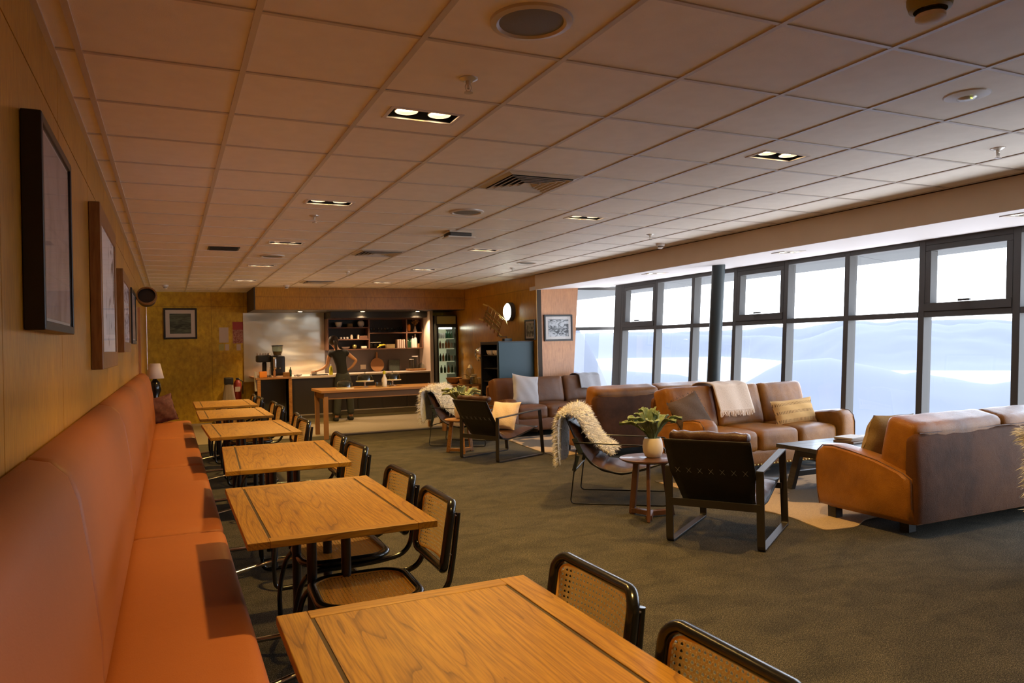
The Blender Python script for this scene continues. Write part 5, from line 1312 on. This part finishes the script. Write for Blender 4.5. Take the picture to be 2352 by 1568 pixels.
m=M(); m.tube([(.02,-.02,.46),(.10,-.02,.40),(.10,-.02,.15)],.01,8); m.build('hose',mt['black_plastic'],r,smooth=60); M().box(-.03,.03,.02,.152,.10,.16).build('wall_bracket',mt['black_plastic'],r,smooth=0); M().box(-.05,.05,-.078,-.074,.20,.30).build('label_plate',mt['paper'],r,smooth=0)
o=M().rbox((0,0,.19),(.03,.02,.19),.01,4).build('paper_towel_tube',mt['grey_cushion'],smooth=50); o.location=(1.47,15.4,.50); o.parent=bpy.data.objects['service_counter']; o.location=(1.50,15.05,.66)
# ---------------- lamp at the end of the banquette ----------------
r=empty('plinth_table',(-.20,12.42,0),0,'dark little table behind the end of the banquette carrying the table lamp','side table')
M().box(-.17,.17,-.17,.17,.70,.73).build('top',mt['dark_wood'],r,smooth=0,bevel=.003)
for a in(-1,1):
    for b in(-1,1): M().box(a*.14-.02,a*.14+.02,b*.14-.02,b*.14+.02,0,.70).build('leg',mt['dark_wood'],r,smooth=0)
r=empty('table_lamp',(-.21,12.42,.73),0,'table lamp with a pale pinkish tapered shade','lamp')
M().lathe([(0,0),(.06,0),(.07,.02),(.05,.06),(.085,.16),(.07,.27),(.03,.32),(.015,.34),(0,.34)],n=26).build('base',mt['black_lacquer'],r,smooth=60)
m=M(); m.lathe([(.125,.335),(.075,.56)],n=36); m.build('shade',mt['shade'],r,smooth=60,solid=.003)
cushion('cushion',(-.13,11.72,.64),(-14,-14,4),.38,.40,.14,'red_cushion','dark red patterned cushion at the far end of the banquette')

# ================= the person =================
def skin(name,chains,mat,parent=None,sub=2):
    """chains: list of lists of (x,y,z,r) ; first vertex of later chains may reuse an index ('@',i)"""
    me=bpy.data.meshes.new(name); vs=[];rs=[];es=[]
    for ch in chains:
        prev=None
        for p in ch:
            if p[0]=='@': prev=p[1]; continue
            vs.append(p[:3]); rs.append(p[3] if len(p)>3 else .05)
            if prev is not None: es.append((prev,len(vs)-1))
            prev=len(vs)-1
    me.from_pydata(vs,es,[]); o=bpy.data.objects.new(name,me); C.objects.link(o)
    md=o.modifiers.new('skin','SKIN'); md.use_smooth_shade=True
    for i,v in enumerate(me.skin_vertices[0].data): v.radius=(rs[i],rs[i]*.92); v.use_root=(i==0)
    s=o.modifiers.new('sub','SUBSURF'); s.levels=sub; s.render_levels=sub
    me.materials.append(mt[mat]); 
    if parent:o.parent=parent
    return o
px0,py0=3.13,14.92
r=empty('person',(px0,py0,0),0,'person seen from behind in black shirt and dark trousers, reaching over the counter','person')
def q(x,y,z,rr): return (x-px0,y-py0,z,rr)
body=skin('body',[
 [q(3.14,14.92,.90,.085),q(3.13,14.92,1.05,.088),q(3.10,14.93,1.20,.108),q(3.07,14.95,1.34,.12),q(3.05,14.96,1.42,.06),q(3.03,14.98,1.475,.048),q(3.0,15.0,1.53,.078),q(2.985,15.01,1.60,.092),q(2.98,15.01,1.66,.06)],
 [('@',3),q(2.92,14.97,1.365,.06),q(2.885,15.0,1.25,.043),q(2.86,15.02,1.12,.036),q(2.78,15.07,1.05,.030),q(2.70,15.11,1.02,.022),q(2.665,15.12,1.01,.026),q(2.63,15.13,1.0,.018)],
 [('@',3),q(3.22,14.94,1.365,.06),q(3.32,14.93,1.28,.045),q(3.42,14.90,1.20,.038),q(3.35,14.93,1.09,.030),q(3.28,14.96,1.03,.024),q(3.25,14.98,1.01,.026),q(3.235,15.0,.985,.018)],
 [('@',0),q(3.06,14.91,.80,.070),q(3.03,14.88,.48,.050),q(3.00,14.87,.10,.042),q(2.99,14.92,.045,.036),q(2.985,14.99,.03,.03)],
 [('@',0),q(3.22,14.94,.80,.070),q(3.28,14.94,.48,.050),q(3.30,14.95,.10,.042),q(3.30,15.00,.045,.036),q(3.30,15.07,.03,.03)],
 ],'skin',r)
def hand(x,y,z,dx,dy,dz,side):
    d=Vector((dx,dy,dz)).normalized(); s=Vector((-d.y,d.x,0)).normalized()*side; up=d.cross(s)
    m=M()
    for k,(o_,L) in enumerate(((-.026,.062),(-.009,.072),(.009,.068),(.025,.052))):
        p=Vector((x-px0,y-py0,z))+s*o_; a=p+d*L*.5; b=a+(d*.8+Vector((0,0,-.5))).normalized()*L*.5
        m.tube([p-d*.02,p,a,b],[.009,.009,.008,.006],8)
    p=Vector((x-px0,y-py0,z))-s*.03-d*.03; m.tube([p,p-s*.02+d*.02,p-s*.025+d*.045],[.010,.009,.006],8)
    return m.build('fingers',mt['skin'],body,smooth=70)
hand(2.615,15.135,.995,-1,.35,-.15,1); hand(3.225,15.02,.975,-.4,.8,-.4,-1)
skin('shirt',[[q(3.14,14.92,.86,.132),q(3.135,14.92,.94,.130),q(3.12,14.92,1.08,.125),q(3.10,14.93,1.20,.132),q(3.07,14.95,1.33,.135),q(3.055,14.96,1.405,.085)],
 [('@',4),q(2.92,14.97,1.37,.072),q(2.893,14.995,1.27,.060)],[('@',4),q(3.22,14.94,1.37,.072),q(3.29,14.935,1.305,.060)]],'black_cloth',r)
skin('trousers',[[q(3.14,14.92,1.0,.128),q(3.14,14.92,.92,.148),q(3.14,14.92,.86,.15)],[('@',2),q(3.055,14.90,.76,.105),q(3.03,14.88,.48,.085),q(3.00,14.87,.10,.078)],[('@',2),q(3.235,14.94,.76,.105),q(3.275,14.94,.48,.085),q(3.30,14.95,.10,.078)]],'grey_trousers',r)
m=M(); m.rbox((2.985-px0,14.99-py0,1.61),(.098,.098,.105),.095,12); m.build('hair',mt['hair'],r,smooth=80)
m=M(); m.tube([(2.99-px0,14.88-py0,1.60),(2.995-px0,14.83-py0,1.56),(3.0-px0,14.83-py0,1.47),(3.01-px0,14.845-py0,1.40)],[.03,.036,.028,.012],10); m.build('ponytail',mt['hair'],r,smooth=80)
for x,y in((2.99,14.93),(3.30,15.0)):
    m=M(); m.rbox((x-px0,y-py0+.02,.04),(.045,.13,.038),.03,8); m.build('shoe',mt['black_cloth'],r,smooth=70)
m=M()
for s in(-1,1): m.rbox((2.985-px0+s*.035,15.095-py0,1.60),(.012,.006,.006),.005,4)
m.build('eyes',mt['white_ceramic'],body,smooth=60)
m=M(); m.tube([(2.985-px0,15.09-py0,1.60),(2.985-px0,15.115-py0,1.565),(2.985-px0,15.095-py0,1.555)],[.008,.013,.010],8); m.build('nose',mt['skin'],body,smooth=70)
m=M(); m.rbox((2.985-px0,15.085-py0,1.525),(.022,.008,.006),.005,4); m.build('mouth',mt['red_plastic'],body,smooth=60)
